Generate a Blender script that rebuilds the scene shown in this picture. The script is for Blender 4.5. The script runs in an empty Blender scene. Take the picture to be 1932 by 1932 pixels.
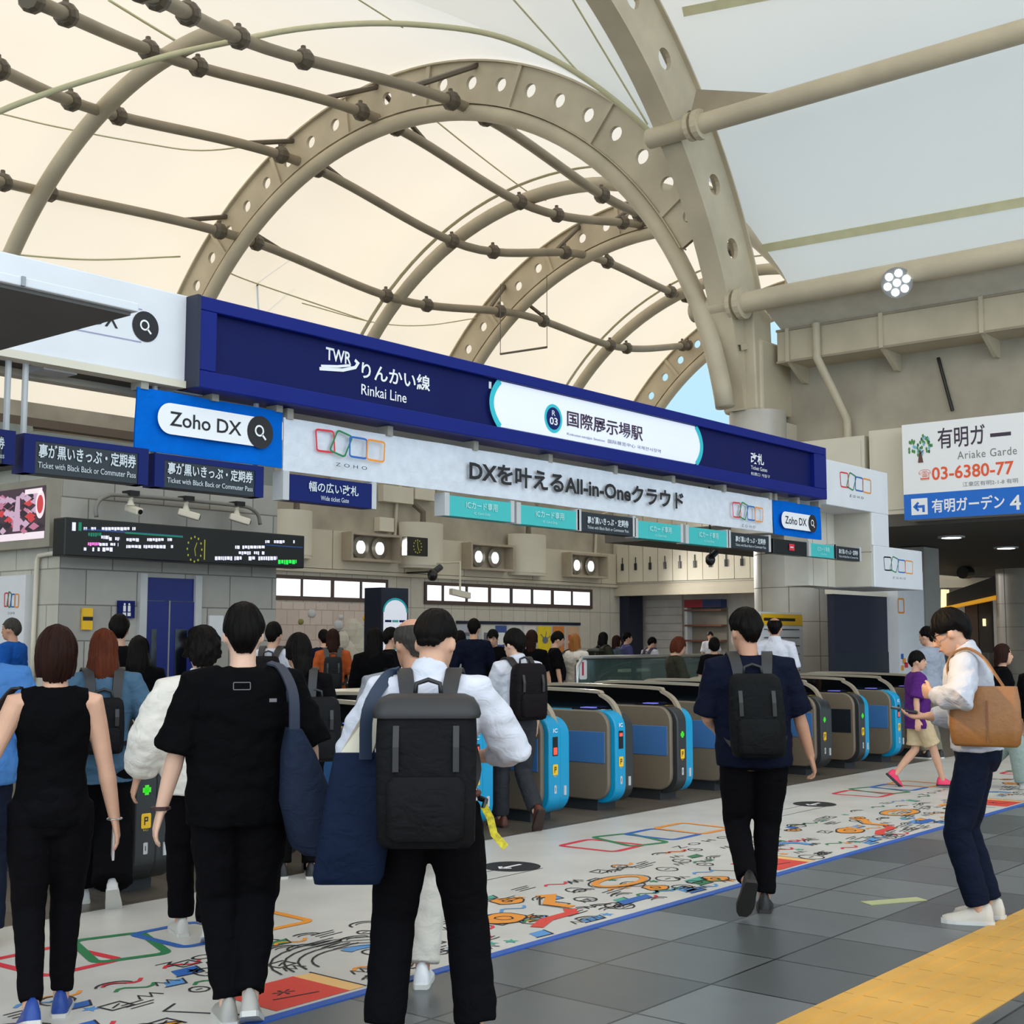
import bpy, bmesh, math, random
from mathutils import Vector as V, Matrix as MX, noise as NZ
random.seed(7)
SC = bpy.context.scene
COL = SC.collection
# ---------------------------------------------------------------- camera, world, sun, exposure
FPX, EYE, HORIZON, HALF = 2478.0, 1.55, 1205.0, 966.0
PITCH = math.atan((HORIZON - HALF) / FPX)
TURN = math.radians(39.66)            # camera heading, from the gate line (+X) towards the gates (+Y)
FH = V((math.cos(TURN), math.sin(TURN), 0)); RT = V((math.sin(TURN), -math.cos(TURN), 0)); UP = V((0, 0, 1))
FW = FH * math.cos(PITCH) + UP * math.sin(PITCH)
CU = UP * math.cos(PITCH) - FH * math.sin(PITCH)
CAM = V((0, 0, EYE))
cd = bpy.data.cameras.new('camera'); cam = bpy.data.objects.new('camera', cd); COL.objects.link(cam)
cd.sensor_width = 36; cd.lens = FPX / 1932 * 36; cd.clip_start = .1; cd.clip_end = 500
cam.matrix_world = MX(((RT.x, CU.x, -FW.x, 0), (RT.y, CU.y, -FW.y, 0), (RT.z, CU.z, -FW.z, EYE), (0, 0, 0, 1)))
SC.camera = cam
w = bpy.data.worlds.new('world'); SC.world = w; w.use_nodes = True
nt = w.node_tree; bg = nt.nodes['Background']
# overcast sky: pale blue overhead, plus fill light added from the open concourse side behind the camera
tc = nt.nodes.new('ShaderNodeTexCoord'); sx = nt.nodes.new('ShaderNodeVectorMath'); sx.operation = 'DOT_PRODUCT'; sx.inputs[1].default_value = (-.62, -.78, -.10)
rp = nt.nodes.new('ShaderNodeValToRGB'); sz = nt.nodes.new('ShaderNodeSeparateXYZ'); rz = nt.nodes.new('ShaderNodeValToRGB'); mx = nt.nodes.new('ShaderNodeMix'); mx.data_type = 'RGBA'; mx.blend_type = 'ADD'; mx.inputs['Factor'].default_value = 1
nt.links.new(tc.outputs['Generated'], sx.inputs[0]); nt.links.new(sx.outputs['Value'], rp.inputs[0])
nt.links.new(tc.outputs['Generated'], sz.inputs[0]); nt.links.new(sz.outputs['Z'], rz.inputs[0])
nt.links.new(rz.outputs[0], mx.inputs['A']); nt.links.new(rp.outputs[0], mx.inputs['B']); nt.links.new(mx.outputs['Result'], bg.inputs[0])
rz.color_ramp.elements[0].color = (.44, .80, 1.0, 1); rz.color_ramp.elements[1].color = (.98, 1.05, 1.10, 1)
rp.color_ramp.elements[0].position = .05; rp.color_ramp.elements[1].position = .75; rp.color_ramp.elements[0].color = (0, 0, 0, 1); rp.color_ramp.elements[1].color = (1.5, 1.5, 1.53, 1)
bg.inputs[1].default_value = .92
sd = bpy.data.lights.new('sun', 'SUN'); sun = bpy.data.objects.new('sun', sd); COL.objects.link(sun)
sd.energy = 3.7; sd.color = (1, .66, .28); sd.angle = .03
sun.rotation_euler = V((-.50, .62, .60)).to_track_quat('Z', 'Y').to_euler()
SC.view_settings.view_transform = 'Standard'; SC.view_settings.look = 'None'
SC.view_settings.exposure = 0.12; SC.view_settings.gamma = 1.0; SC.view_settings.use_curve_mapping = False

# ---------------------------------------------------------------- measuring helpers
def ray(u, v): return FW * FPX + RT * (u - HALF) + CU * (HALF - v)
def aX(u, v, X): d = ray(u, v); return CAM + d * (X / d.x)
def aY(u, v, Y): d = ray(u, v); return CAM + d * (Y / d.y)
def aZ(u, v, Z=0.0): d = ray(u, v); return CAM + d * ((Z - EYE) / d.z)
def gx(u, Y): d = ray(u, HORIZON); return Y * d.x / d.y
def gy(u, X): d = ray(u, HORIZON); return X * d.y / d.x
def aD(u, d): p = CAM + ray(u, HORIZON) * (d / FPX); return V((p.x, p.y, 0))

# ---------------------------------------------------------------- materials
def lin(c):
    return tuple(((x / 255) / 12.92 if x <= 10 else ((x / 255 + .055) / 1.055) ** 2.4) for x in c) + (1,)
MATS = {}
def mat(name, c, rough=.6, metal=0, var=.06, vs=3.0, bump=0, bs=60, emit=0, spec=.5, coat=0, ani=None, dist=0):
    if name in MATS: return MATS[name]
    m = bpy.data.materials.new(name); m.use_nodes = True; t = m.node_tree; N = t.nodes; L = t.links
    b = N['Principled BSDF']; col = lin(c)
    b.inputs['Base Color'].default_value = col; b.inputs['Roughness'].default_value = rough; b.inputs['Metallic'].default_value = metal
    b.inputs['Specular IOR Level'].default_value = spec; b.inputs['Coat Weight'].default_value = coat
    co = N.new('ShaderNodeTexCoord'); mp = N.new('ShaderNodeMapping'); L.new(co.outputs['Object'], mp.inputs[0])
    if ani: mp.inputs['Scale'].default_value = ani
    if var:
        n = N.new('ShaderNodeTexNoise'); n.inputs['Scale'].default_value = vs; n.inputs['Detail'].default_value = 5
        L.new(mp.outputs[0], n.inputs['Vector'])
        h = N.new('ShaderNodeHueSaturation'); h.inputs['Color'].default_value = col
        r = N.new('ShaderNodeMapRange'); r.inputs['From Min'].default_value = .25; r.inputs['From Max'].default_value = .75
        r.inputs['To Min'].default_value = 1 - var * 1.6; r.inputs['To Max'].default_value = 1 + var * 1.6
        L.new(n.outputs['Fac'], r.inputs['Value']); L.new(r.outputs[0], h.inputs['Value']); L.new(h.outputs[0], b.inputs['Base Color'])
    if bump:
        n2 = N.new('ShaderNodeTexNoise'); n2.inputs['Scale'].default_value = bs; n2.inputs['Detail'].default_value = 3; n2.inputs['Distortion'].default_value = dist
        L.new(mp.outputs[0], n2.inputs['Vector'])
        bp = N.new('ShaderNodeBump'); bp.inputs['Strength'].default_value = bump; bp.inputs['Distance'].default_value = .02
        L.new(n2.outputs['Fac'], bp.inputs['Height']); L.new(bp.outputs[0], b.inputs['Normal'])
    if emit:
        b.inputs['Emission Color'].default_value = col; b.inputs['Emission Strength'].default_value = emit
    MATS[name] = m; return m
def cloth(name, c, rough=.85, bump=.25): return mat('cloth_' + name, c, rough, var=.05, vs=9, bump=.25 + bump * 1.6, bs=10, spec=.06, ani=(1, 1, 1.3), dist=1.2)
def tilewall(name, c1, c2, cm, bw, bh, axis, off=.5, gap=.008, shift=(0, 0), rough=.5, var=.1):
    m = bpy.data.materials.new(name); m.use_nodes = True; t = m.node_tree; N = t.nodes; L = t.links; b = N['Principled BSDF']
    b.inputs['Roughness'].default_value = rough
    co = N.new('ShaderNodeTexCoord'); s = N.new('ShaderNodeSeparateXYZ'); k = N.new('ShaderNodeCombineXYZ')
    L.new(co.outputs['Object'], s.inputs[0])
    L.new(s.outputs[axis[0]], k.inputs[0]); L.new(s.outputs[axis[1]], k.inputs[1])
    mp = N.new('ShaderNodeMapping'); mp.inputs['Location'].default_value = (shift[0], shift[1], 0); L.new(k.outputs[0], mp.inputs[0])
    br = N.new('ShaderNodeTexBrick'); br.inputs['Scale'].default_value = 1; br.offset = off; br.squash = 1
    br.inputs['Brick Width'].default_value = bw; br.inputs['Row Height'].default_value = bh; br.inputs['Mortar Size'].default_value = gap
    br.inputs['Color1'].default_value = lin(c1); br.inputs['Color2'].default_value = lin(c2); br.inputs['Mortar'].default_value = lin(cm)
    br.inputs['Mortar Smooth'].default_value = .1; br.inputs['Bias'].default_value = 0
    L.new(mp.outputs[0], br.inputs['Vector'])
    n = N.new('ShaderNodeTexNoise'); n.inputs['Scale'].default_value = 5; n.inputs['Detail'].default_value = 6; L.new(co.outputs['Object'], n.inputs['Vector'])
    r = N.new('ShaderNodeMapRange'); r.inputs['To Min'].default_value = 1 - var; r.inputs['To Max'].default_value = 1 + var; L.new(n.outputs['Fac'], r.inputs['Value'])
    h = N.new('ShaderNodeHueSaturation'); L.new(br.outputs['Color'], h.inputs['Color']); L.new(r.outputs[0], h.inputs['Value'])
    L.new(h.outputs[0], b.inputs['Base Color'])
    MATS[name] = m; return m
def glassy(name, c, tr, rough=.05):          # tinted see-through glass sheet
    m = bpy.data.materials.new(name); m.use_nodes = True; t = m.node_tree; N = t.nodes; L = t.links; b = N['Principled BSDF']
    b.inputs['Base Color'].default_value = lin(c); b.inputs['Roughness'].default_value = rough
    b.inputs['Alpha'].default_value = 1 - tr
    MATS[name] = m; return m

steel = mat('painted_steel', (190, 179, 156), .5, var=.10, vs=1.2)
steel_d = mat('painted_steel_dark', (150, 139, 120), .5, var=.10, vs=1.5)
clampm = mat('clamp_steel', (96, 87, 74), .5)
cream = mat('cream_panel', (214, 207, 190), .55, var=.05, vs=.8)
beige = mat('beige_panel', (200, 191, 172), .55, var=.06, vs=.7)
white = mat('white_panel', (219, 221, 226), .35, var=.02)
whitep = mat('white_print', (238, 239, 242), .5, var=0)
navy = mat('navy_panel', (10, 26, 96), .45, var=.03, spec=.2)
navy2 = mat('navy_board', (17, 24, 82), .5, var=.03, spec=.12)
navyd = mat('dark_navy_panel', (14, 22, 48), .4)
blue = mat('banner_blue', (0, 104, 205), .5, var=.02)
teal = mat('teal_board', (62, 184, 184), .5, var=.02)
dark = mat('charcoal_board', (30, 36, 44), .4, var=.02)
black = mat('black_plastic', (14, 14, 16), .3, var=0)
ink = mat('black_ink', (24, 22, 26), .6, var=0)
grey = mat('grey_metal', (150, 152, 152), .35, metal=.6, var=.03)
chrome = mat('brushed_steel', (190, 190, 188), .25, metal=.9, var=.02)
lgrey = mat('light_grey_paint', (186, 188, 190), .5)
red = mat('red_print', (214, 40, 58), .55, var=0); green = mat('green_print', (34, 122, 72), .55, var=0)
pblue = mat('blue_print', (32, 96, 178), .55, var=0); orange = mat('orange_print', (232, 146, 40), .55, var=0)
lblue = mat('sky_blue_print', (84, 146, 206), .55, var=0); coral = mat('coral_print', (216, 62, 48), .55, var=0)
yellow = mat('yellow_sticker', (240, 190, 30), .5, var=0); tealp = mat('cyan_print', (40, 190, 205), .5, var=0)
lamp = mat('lamp_white', (255, 252, 244), .5, var=0, emit=5)
lampdim = mat('lit_panel', (226, 230, 242), .5, var=0, emit=.35)
signwhite = mat('lit_sign_white', (222, 226, 240), .4, var=0, emit=.25)
concrete = mat('concrete', (168, 160, 144), .85, var=.16, vs=.9, bump=.2, bs=8)
GREYSLOT = steel

# ---------------------------------------------------------------- mesh helpers
class MB:
    def __init__(s): s.v = []; s.f = []; s.m = []
    def add(s, vs, fs, mi=0):
        o = len(s.v); s.v += [V(p) for p in vs]; s.f += [tuple(i + o for i in f) for f in fs]; s.m += [mi] * len(fs); return s
    def box(s, x0, x1, y0, y1, z0, z1, mi=0):
        vs = [(x, y, z) for z in (z0, z1) for y in (y0, y1) for x in (x0, x1)]
        return s.add(vs, [(0, 2, 3, 1), (4, 5, 7, 6), (0, 1, 5, 4), (2, 6, 7, 3), (0, 4, 6, 2), (1, 3, 7, 5)], mi)
    def obox(s, c, a, b, d, mi=0):
        c, a, b, d = V(c), V(a), V(b), V(d)
        vs = [c + a * i + b * j + d * k for k in (-1, 1) for j in (-1, 1) for i in (-1, 1)]
        return s.add(vs, [(0, 2, 3, 1), (4, 5, 7, 6), (0, 1, 5, 4), (2, 6, 7, 3), (0, 4, 6, 2), (1, 3, 7, 5)], mi)
    def loft(s, rings, mi=0, cap=True, closed=False):
        n = len(rings[0]); o = len(s.v)
        vs = [p for r in rings for p in r]; fs = []
        R = len(rings)
        for i in range(R if closed else R - 1):
            j = (i + 1) % R
            for k in range(n): fs.append((i * n + k, i * n + (k + 1) % n, j * n + (k + 1) % n, j * n + k))
        if cap and not closed: fs += [tuple(reversed(range(n))), tuple((R - 1) * n + k for k in range(n))]
        return s.add(vs, fs, mi)
    def tube(s, pts, r, n=10, mi=0, cap=True, closed=False, hint=None):
        pts = [V(p) for p in pts]; P = len(pts); rings = []
        if not isinstance(r, (list,)): r = [r] * P
        N = None
        for i, p in enumerate(pts):
            if closed: t = pts[(i + 1) % P] - pts[i - 1]
            else: t = pts[min(i + 1, P - 1)] - pts[max(i - 1, 0)]
            if t.length < 1e-9: t = V((0, 0, 1))
            t.normalize()
            if N is None:
                h = V(hint) if hint else (V((0, 0, 1)) if abs(t.z) < .9 else V((0, 1, 0)))
                N = h - t * h.dot(t)
            else: N = N - t * N.dot(t)
            if N.length < 1e-6: N = t.orthogonal()
            N.normalize(); B = t.cross(N)
            ra, rb = r[i] if isinstance(r[i], tuple) else (r[i], r[i])
            rings.append([p + N * (ra * math.cos(2 * math.pi * k / n)) + B * (rb * math.sin(2 * math.pi * k / n)) for k in range(n)])
        return s.loft(rings, mi, cap, closed)
    def prism(s, poly, vec, mi=0):
        n = len(poly); vec = V(vec); poly = [V(p) for p in poly]
        vs = poly + [p + vec for p in poly]
        fs = [tuple(range(n)), tuple(reversed(range(n, 2 * n)))] + [(i, i + n, (i + 1) % n + n, (i + 1) % n) for i in range(n)]
        return s.add(vs, fs, mi)
    def poly(s, pts, mi=0): return s.add(pts, [tuple(range(len(pts)))], mi)
    def sph(s, c, r, nu=14, nv=9, mi=0, f=None):
        c = V(c); r = (r, r, r) if not isinstance(r, tuple) else r; rings = []
        for j in range(1, nv):
            a = math.pi * j / nv
            rings.append([c + V((r[0] * math.sin(a) * math.cos(2 * math.pi * k / nu), r[1] * math.sin(a) * math.sin(2 * math.pi * k / nu), -r[2] * math.cos(a))) for k in range(nu)])
        if f: rings = [[f(p) for p in R] for R in rings]
        return s.loft(rings, mi)
    def cyl(s, c, r, z0, z1, n=24, mi=0):
        return s.tube([(c[0], c[1], z0), (c[0], c[1], z1)], r, n, mi)
    def ribbon(s, pts, wv, w, t, mi=0):
        pts = [V(p) for p in pts]; rings = []; P = len(pts)
        for i, p in enumerate(pts):
            d = (pts[min(i + 1, P - 1)] - pts[max(i - 1, 0)]).normalized()
            a = V(wv[i] if isinstance(wv, list) else wv); a = (a - d * a.dot(d)).normalized(); b = d.cross(a)
            rings.append([p + a * w / 2 + b * t / 2, p - a * w / 2 + b * t / 2, p - a * w / 2 - b * t / 2, p + a * w / 2 - b * t / 2])
        return s.loft(rings, mi)
    def mesh(s, name, mats):
        me = bpy.data.meshes.new(name); me.from_pydata([tuple(p) for p in s.v], [], s.f)
        for m in mats: me.materials.append(m)
        if len(mats) > 1: me.polygons.foreach_set('material_index', s.m)
        return me
    def build(s, name, mats, parent=None, smooth=False, bevel=0, local=False):
        if not isinstance(mats, (list, tuple)): mats = [mats]
        if parent is not None and not local:
            b = base(parent); s.v = [p - b for p in s.v]
        me = s.mesh(name, mats)
        bm = bmesh.new(); bm.from_mesh(me); bmesh.ops.recalc_face_normals(bm, faces=bm.faces); bm.to_mesh(me); bm.free()
        o = bpy.data.objects.new(name, me); COL.objects.link(o)
        if parent is not None: o.parent = parent
        if smooth: shade(me, smooth)
        if bevel:
            bv = o.modifiers.new('bevel', 'BEVEL'); bv.width = bevel; bv.segments = 2; bv.limit_method = 'ANGLE'
        return o
def shade(me, ang=True):
    me.polygons.foreach_set('use_smooth', [True] * len(me.polygons))
    if ang is not True: me.set_sharp_from_angle(angle=math.radians(ang))
def base(o):
    b = V((0, 0, 0))
    while o is not None: b += o.location; o = o.parent
    return b
def tag(o, label, cat, group=None, kind=None):
    o['label'] = label
    if cat: o['category'] = cat
    if group: o['group'] = group
    if kind: o['kind'] = kind
    return o
def thing(name, label, cat, loc=(0, 0, 0), group=None):
    o = bpy.data.objects.new(name, None); COL.objects.link(o); o.location = loc; o.empty_display_size = .1
    return tag(o, label, cat, group)
def struct(o, label=None):
    o['kind'] = 'structure'
    if label: o['label'] = label
    return o
def copy_tree(o, parent=None):
    c = o.copy(); COL.objects.link(c); c.parent = parent
    for ch in list(o.children): copy_tree(ch, c)
    return c
class Plane:                                  # a drawing surface: origin, right, up, outward
    def __init__(s, o, ex, ey, n): s.o, s.ex, s.ey, s.n = V(o), V(ex), V(ey), V(n)
    def p(s, x, y, h=0): return s.o + s.ex * x + s.ey * y + s.n * h
    def stroke(s, mb, pts, w, mi, h=.002, closed=False):
        pts = [V((a, b)) for a, b in pts]; P = len(pts); L = []
        for i in range(P):
            a = pts[i - 1] if (i or closed) else pts[0]; b = pts[(i + 1) % P] if (i < P - 1 or closed) else pts[-1]
            d1 = (pts[i] - a); d2 = (b - pts[i])
            if d1.length < 1e-9: d1 = d2
            if d2.length < 1e-9: d2 = d1
            d1 = d1.normalized(); d2 = d2.normalized(); n1 = V((-d1.y, d1.x)); n2 = V((-d2.y, d2.x)); n = n1 + n2
            n = n.normalized() if n.length > .2 else n1
            k = min(1.6, 1 / max(.5, n.dot(n1))); n = n * k * w / 2
            L.append((pts[i] + n, pts[i] - n))
        vs = [s.p(q.x, q.y, h) for ab in L for q in ab]
        fs = [(2 * i, 2 * i + 1, (2 * i + 3) % (2 * P), (2 * i + 2) % (2 * P)) for i in range(P if closed else P - 1)]
        mb.add(vs, fs, mi)
    def fill(s, mb, pts, mi, h=.001): mb.add([s.p(a, b, h) for a, b in pts], [tuple(range(len(pts)))], mi)
    def rect(s, mb, x0, x1, y0, y1, mi, h=.001): s.fill(mb, [(x0, y0), (x1, y0), (x1, y1), (x0, y1)], mi, h)
    def disc(s, mb, x, y, rx, ry, mi, h=.001, n=28): s.fill(mb, [(x + rx * math.cos(2 * math.pi * k / n), y + ry * math.sin(2 * math.pi * k / n)) for k in range(n)], mi, h)
    def text(s, mb, t, x0, x1, y0, y1, mi, h=.003, bold=0.0, space=1.0):
        c = bpy.data.curves.new('t', 'FONT'); c.body = t; c.resolution_u = 3; c.offset = bold; c.space_character = space; c.fill_mode = 'FRONT'
        ob = bpy.data.objects.new('t', c); COL.objects.link(ob); bpy.context.view_layer.update()
        me = bpy.data.meshes.new_from_object(ob.evaluated_get(bpy.context.evaluated_depsgraph_get()))
        bpy.data.objects.remove(ob)
        if len(me.vertices):
            xs = [q.co.x for q in me.vertices]; ys = [q.co.y for q in me.vertices]
            a, b, cc, d = min(xs), max(xs), min(ys), max(ys)
            vs = [s.p(x0 + (q.co.x - a) / max(b - a, 1e-6) * (x1 - x0), y0 + (q.co.y - cc) / max(d - cc, 1e-6) * (y1 - y0), h) for q in me.vertices]
            mb.add(vs, [tuple(f.vertices) for f in me.polygons], mi)
        bpy.data.meshes.remove(me); bpy.data.curves.remove(c)
def rsq(cx, cy, hw, hh, r, rot=0, n=4):
    out = []
    for (sx_, sy_, a0) in ((1, 1, 0), (-1, 1, 90), (-1, -1, 180), (1, -1, 270)):
        for k in range(n + 1):
            a = math.radians(a0 + 90 * k / n); out.append((sx_ * (hw - r) + r * math.cos(a), sy_ * (hh - r) + r * math.sin(a)))
    c, s_ = math.cos(rot), math.sin(rot)
    return [(cx + x * c - y * s_, cy + x * s_ + y * c) for x, y in out]
def logo(P, mb, x, y, w, ht, m0, h=.002, word=True, lw=None):   # four interlocked rounded squares, colours m0..m0+3 and ink m0+4
    a = ht / 2; k = w / 4.15; lw = lw or ht * .075
    for i, (cx, cy, hw, hh, rot) in enumerate(((.55, .12, .50, .82, .05), (1.45, .10, .47, .80, -.33), (2.45, -.02, .50, .78, .0), (3.5, -.05, .52, .80, -.03))):
        pts = [(x + (px) * k, y + py * a * .95) for px, py in rsq(cx, cy, hw, hh, .16, rot if i != 1 else 0)]
        if i == 1: pts = [(x + (cx + (px - cx) * .9 + (py - cy) * .28) * k, y + (py - (px - cx) * .35) * a) for px, py in rsq(cx, cy, hw, hh, .16)]
        P.stroke(mb, pts, lw, m0 + i, h + i * .0004, True)
    if word: P.text(mb, 'ZOHO', x + w * .28, x + w * .72, y - a * 1.62, y - a * 1.36, m0 + 4, h, space=1.8)
LOGO = [red, green, pblue, orange, ink]
def search(P, mb, x0, x1, yc, hh, mp, mk, ml, h=.002, text='Zoho DX'):   # white pill with a dark lens button
    P.fill(mb, rsq((x0 + x1) / 2, yc, (x1 - x0) / 2, hh, hh * .98, 0, 8), mp, h)
    P.text(mb, text, x0 + hh * .9, x1 - hh * 2.6, yc - hh * .45, yc + hh * .48, mk, h + .002, bold=.012)
    lens(P, mb, x1 - hh * 1.0, yc, hh * 1.12, mk, ml, h + .002)
def lens(P, mb, x, y, r, mk, ml, h):
    P.disc(mb, x, y, r, r, mk, h)
    P.stroke(mb, [(x - r * .08 + r * .3 * math.cos(a * .4), y + r * .08 + r * .3 * math.sin(a * .4)) for a in range(16)], r * .11, ml, h + .002, True)
    P.stroke(mb, [(x + r * .13, y - r * .13), (x + r * .42, y - r * .42)], r * .13, ml, h + .002)
# ---------------------------------------------------------------- floor
floor_m = tilewall('floor_tiles', (66, 69, 70), (112, 116, 117), (30, 31, 32), .6, .6, ('X', 'Y'), 0, .007, (-.465, -.2), .30, .10)
floor_m.node_tree.nodes['Principled BSDF'].inputs['Specular IOR Level'].default_value = .5
floor_b = tilewall('concourse_tiles', (92, 85, 76), (108, 100, 90), (60, 56, 50), .6, .6, ('X', 'Y'), 0, .006, (-.46, -.2), .32, .08)
struct(MB().box(-14, 60, -14, 6.735, -.2, 0).build('floor', floor_m))
struct(MB().box(-14, 60, 6.735, 46, -.2, .001).build('floor_concourse', floor_b))
# white printed floor sheet
MY0, MY1 = 4.28, 6.735
matw = mat('floor_sheet_white', (205, 202, 196), .38, var=.07, vs=2.2)
sheet = thing('floor_graphic', 'long white floor sheet with colourful doodles and a blue edge before the gates', 'floor sheet', (8, 5.5, 0))
MB().box(-6, 22, MY0, MY1, .0005, .004).build('sheet', matw, sheet)
MB().box(-6, 22, MY0 - .005, MY0 + .05, .0005, .006).build('blue_edge', mat('edge_blue', (38, 88, 178), .45), sheet)
FP = Plane((0, 0, .0045), (1, 0, 0), (0, 1, 0), (0, 0, 1))
def flogo(u0, v0, u1, v1):
    a, b = aZ(u0, v0), aZ(u1, v1); cy = (a.y + b.y) / 2; wd = abs(b.x - a.x)
    q = MB(); logo(FP, q, min(a.x, b.x), cy, wd, .62, 0, .001, lw=.05); q.build('logo', LOGO, sheet)
flogo(-8, 1822, 585, 1732); flogo(1078, 1600, 1365, 1560); flogo(1585, 1500, 1775, 1478)
flogo(1915, 1462, 2010, 1450)
for (u, v) in ((965, 1636), (1537, 1518)):
    p = aZ(u, v); lg = MB(); FP.disc(lg, p.x, p.y, .2, .2, 0, .001); FP.stroke(lg, [(p.x - .1, p.y), (p.x + .1, p.y)], .03, 1, .002); FP.stroke(lg, [(p.x - .06, p.y + .05), (p.x - .11, p.y), (p.x - .06, p.y - .05)], .03, 1, .002); lg.build('arrow_disc', [ink, whitep], sheet)
for (u, v) in ((900, 1650), (1480, 1528)):
    p = aZ(u, v); lg = MB(); FP.stroke(lg, [(p.x - .5, p.y), (p.x + .45, p.y)], .008, 0, .001); FP.stroke(lg, [(p.x - .5, p.y - .2), (p.x + .45, p.y - .2)], .008, 0, .001); lg.build('lane_line', [ink], sheet)
dd = MB(); DM = [red, green, pblue, orange, ink, whitep, lblue, coral, mat('pale_orange_print', (238, 190, 120), .5, var=0), mat('teal_print', (70, 160, 140), .5, var=0)]
rng = random.Random(11)
reds = [(3.72 + 4.35 * k, 4.14 + 4.35 * k) for k in range(-1, 4)]
for a, b in reds:
    FP.rect(dd, a, b, 4.36, 4.74, 7, .0012)
    FP.stroke(dd, [(a - .12, 4.42), (a - .3, 4.72), (a - .2, 4.78)], .012, 4, .002); FP.stroke(dd, [(a + .1, 4.5), (b - .1, 4.45)], .012, 4, .0022)
    FP.text(dd, '*', (a + b) / 2 - .05, (a + b) / 2 + .05, 4.52, 4.6, 4, .0022)
    FP.fill(dd, [(b, 4.36), (b + .10, 4.36), (b + .10, 4.72), (b, 4.74)], 8, .0012); FP.stroke(dd, [(b + .1, 4.36), (b + .1, 4.74)], .012, 4, .002)
def clear(x, y):
    return all(not (a - .35 < x < b + .2 and y < 4.85) for a, b in reds)
def blob(x, y, r, k=9, wob=.25, st=1.0):
    ph = rng.random() * 6; return [(x + r * (1 + wob * math.sin(3 * t * 2 * math.pi / k + ph)) * math.cos(t * 2 * math.pi / k) * st, y + r * (1 + wob * math.cos(2 * t * 2 * math.pi / k + ph)) * math.sin(t * 2 * math.pi / k)) for t in range(k)]
x = -1.0
while x < 18.5:
    dens = 5 if x < 12 else 3
    for k in range(dens):
        y = 4.40 + rng.random() ** 1.35 * .92; px = x + rng.random() * .24; q = rng.random(); r = .03 + rng.random() * .06
        if not clear(px, y): continue
        if q < .16: FP.stroke(dd, blob(px, y, r, 12, .05), .011, 4, .002, True); FP.stroke(dd, [(px - r * .4, y), (px + r * .4, y)], .009, 4, .002)
        elif q < .30:
            for j in range(3): FP.stroke(dd, [(px - .09, y + j * .035), (px + .09 * rng.random() + .02, y + j * .035 + .01)], .009, 4, .002)
        elif q < .44: FP.stroke(dd, [(px + j * .03, y + (.03 if j % 2 else -.03)) for j in range(5)], .011, 4, .002)
        elif q < .56: FP.stroke(dd, [(px + .09 * math.cos(a * .35), y + .07 * math.sin(a * .35)) for a in range(int(5 + 6 * rng.random()))], .013, 4, .002); FP.stroke(dd, [(px + .055 * math.cos(a * .35), y + .04 * math.sin(a * .35)) for a in range(8)], .009, 4, .002)
        elif q < .64:
            c = rng.choice((1, 2, 6, 9, 3)); hw = .04 + .05 * rng.random(); hh = .03 + .03 * rng.random(); sk = .04
            FP.fill(dd, [(px - hw, y - hh), (px + hw, y - hh), (px + hw + sk, y + hh), (px - hw + sk, y + hh)], c, .0012)
            FP.stroke(dd, [(px - hw - .01, y - hh), (px + hw, y - hh - .01), (px + hw + sk, y + hh)], .01, 4, .002)
        elif q < .67:
            c = rng.choice((3, 3, 3, 8, 1)); bb = blob(px, y, .045 + .04 * rng.random(), 12, .2, 1.3); FP.fill(dd, bb, c, .0012); FP.stroke(dd, bb, .011, 4, .002, True); FP.stroke(dd, blob(px, y, .03, 8, .1), .01, 4, .0022, True)
        elif q < .75: st = [(px + (.045 if j % 2 else .02) * math.cos(j * math.pi / 5), y + (.045 if j % 2 else .02) * math.sin(j * math.pi / 5)) for j in range(10)]; FP.fill(dd, st, rng.choice((1, 9, 3, 6)), .0012)
        elif q < .80: FP.stroke(dd, [(px - .05, y - .05), (px + .06, y - .04), (px + .05, y + .05), (px - .06, y + .04)], .011, 4, .002, True); FP.stroke(dd, [(px - .03, y - .02), (px + .03, y + .02)], .009, 4, .002)
        elif q < .96: FP.stroke(dd, [(px + j * .035, y + .035 * math.sin(j * 1.1)) for j in range(7)], .02, rng.choice((0, 3, 6, 1)), .0016)
        else: [FP.stroke(dd, [(px + (.04 + .03 * m_) * math.cos(a * .4), y + (.03 + .025 * m_) * math.sin(a * .4)) for a in range(1, 8)], .009, 4, .002) for m_ in range(3)]
    x += .13
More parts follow.
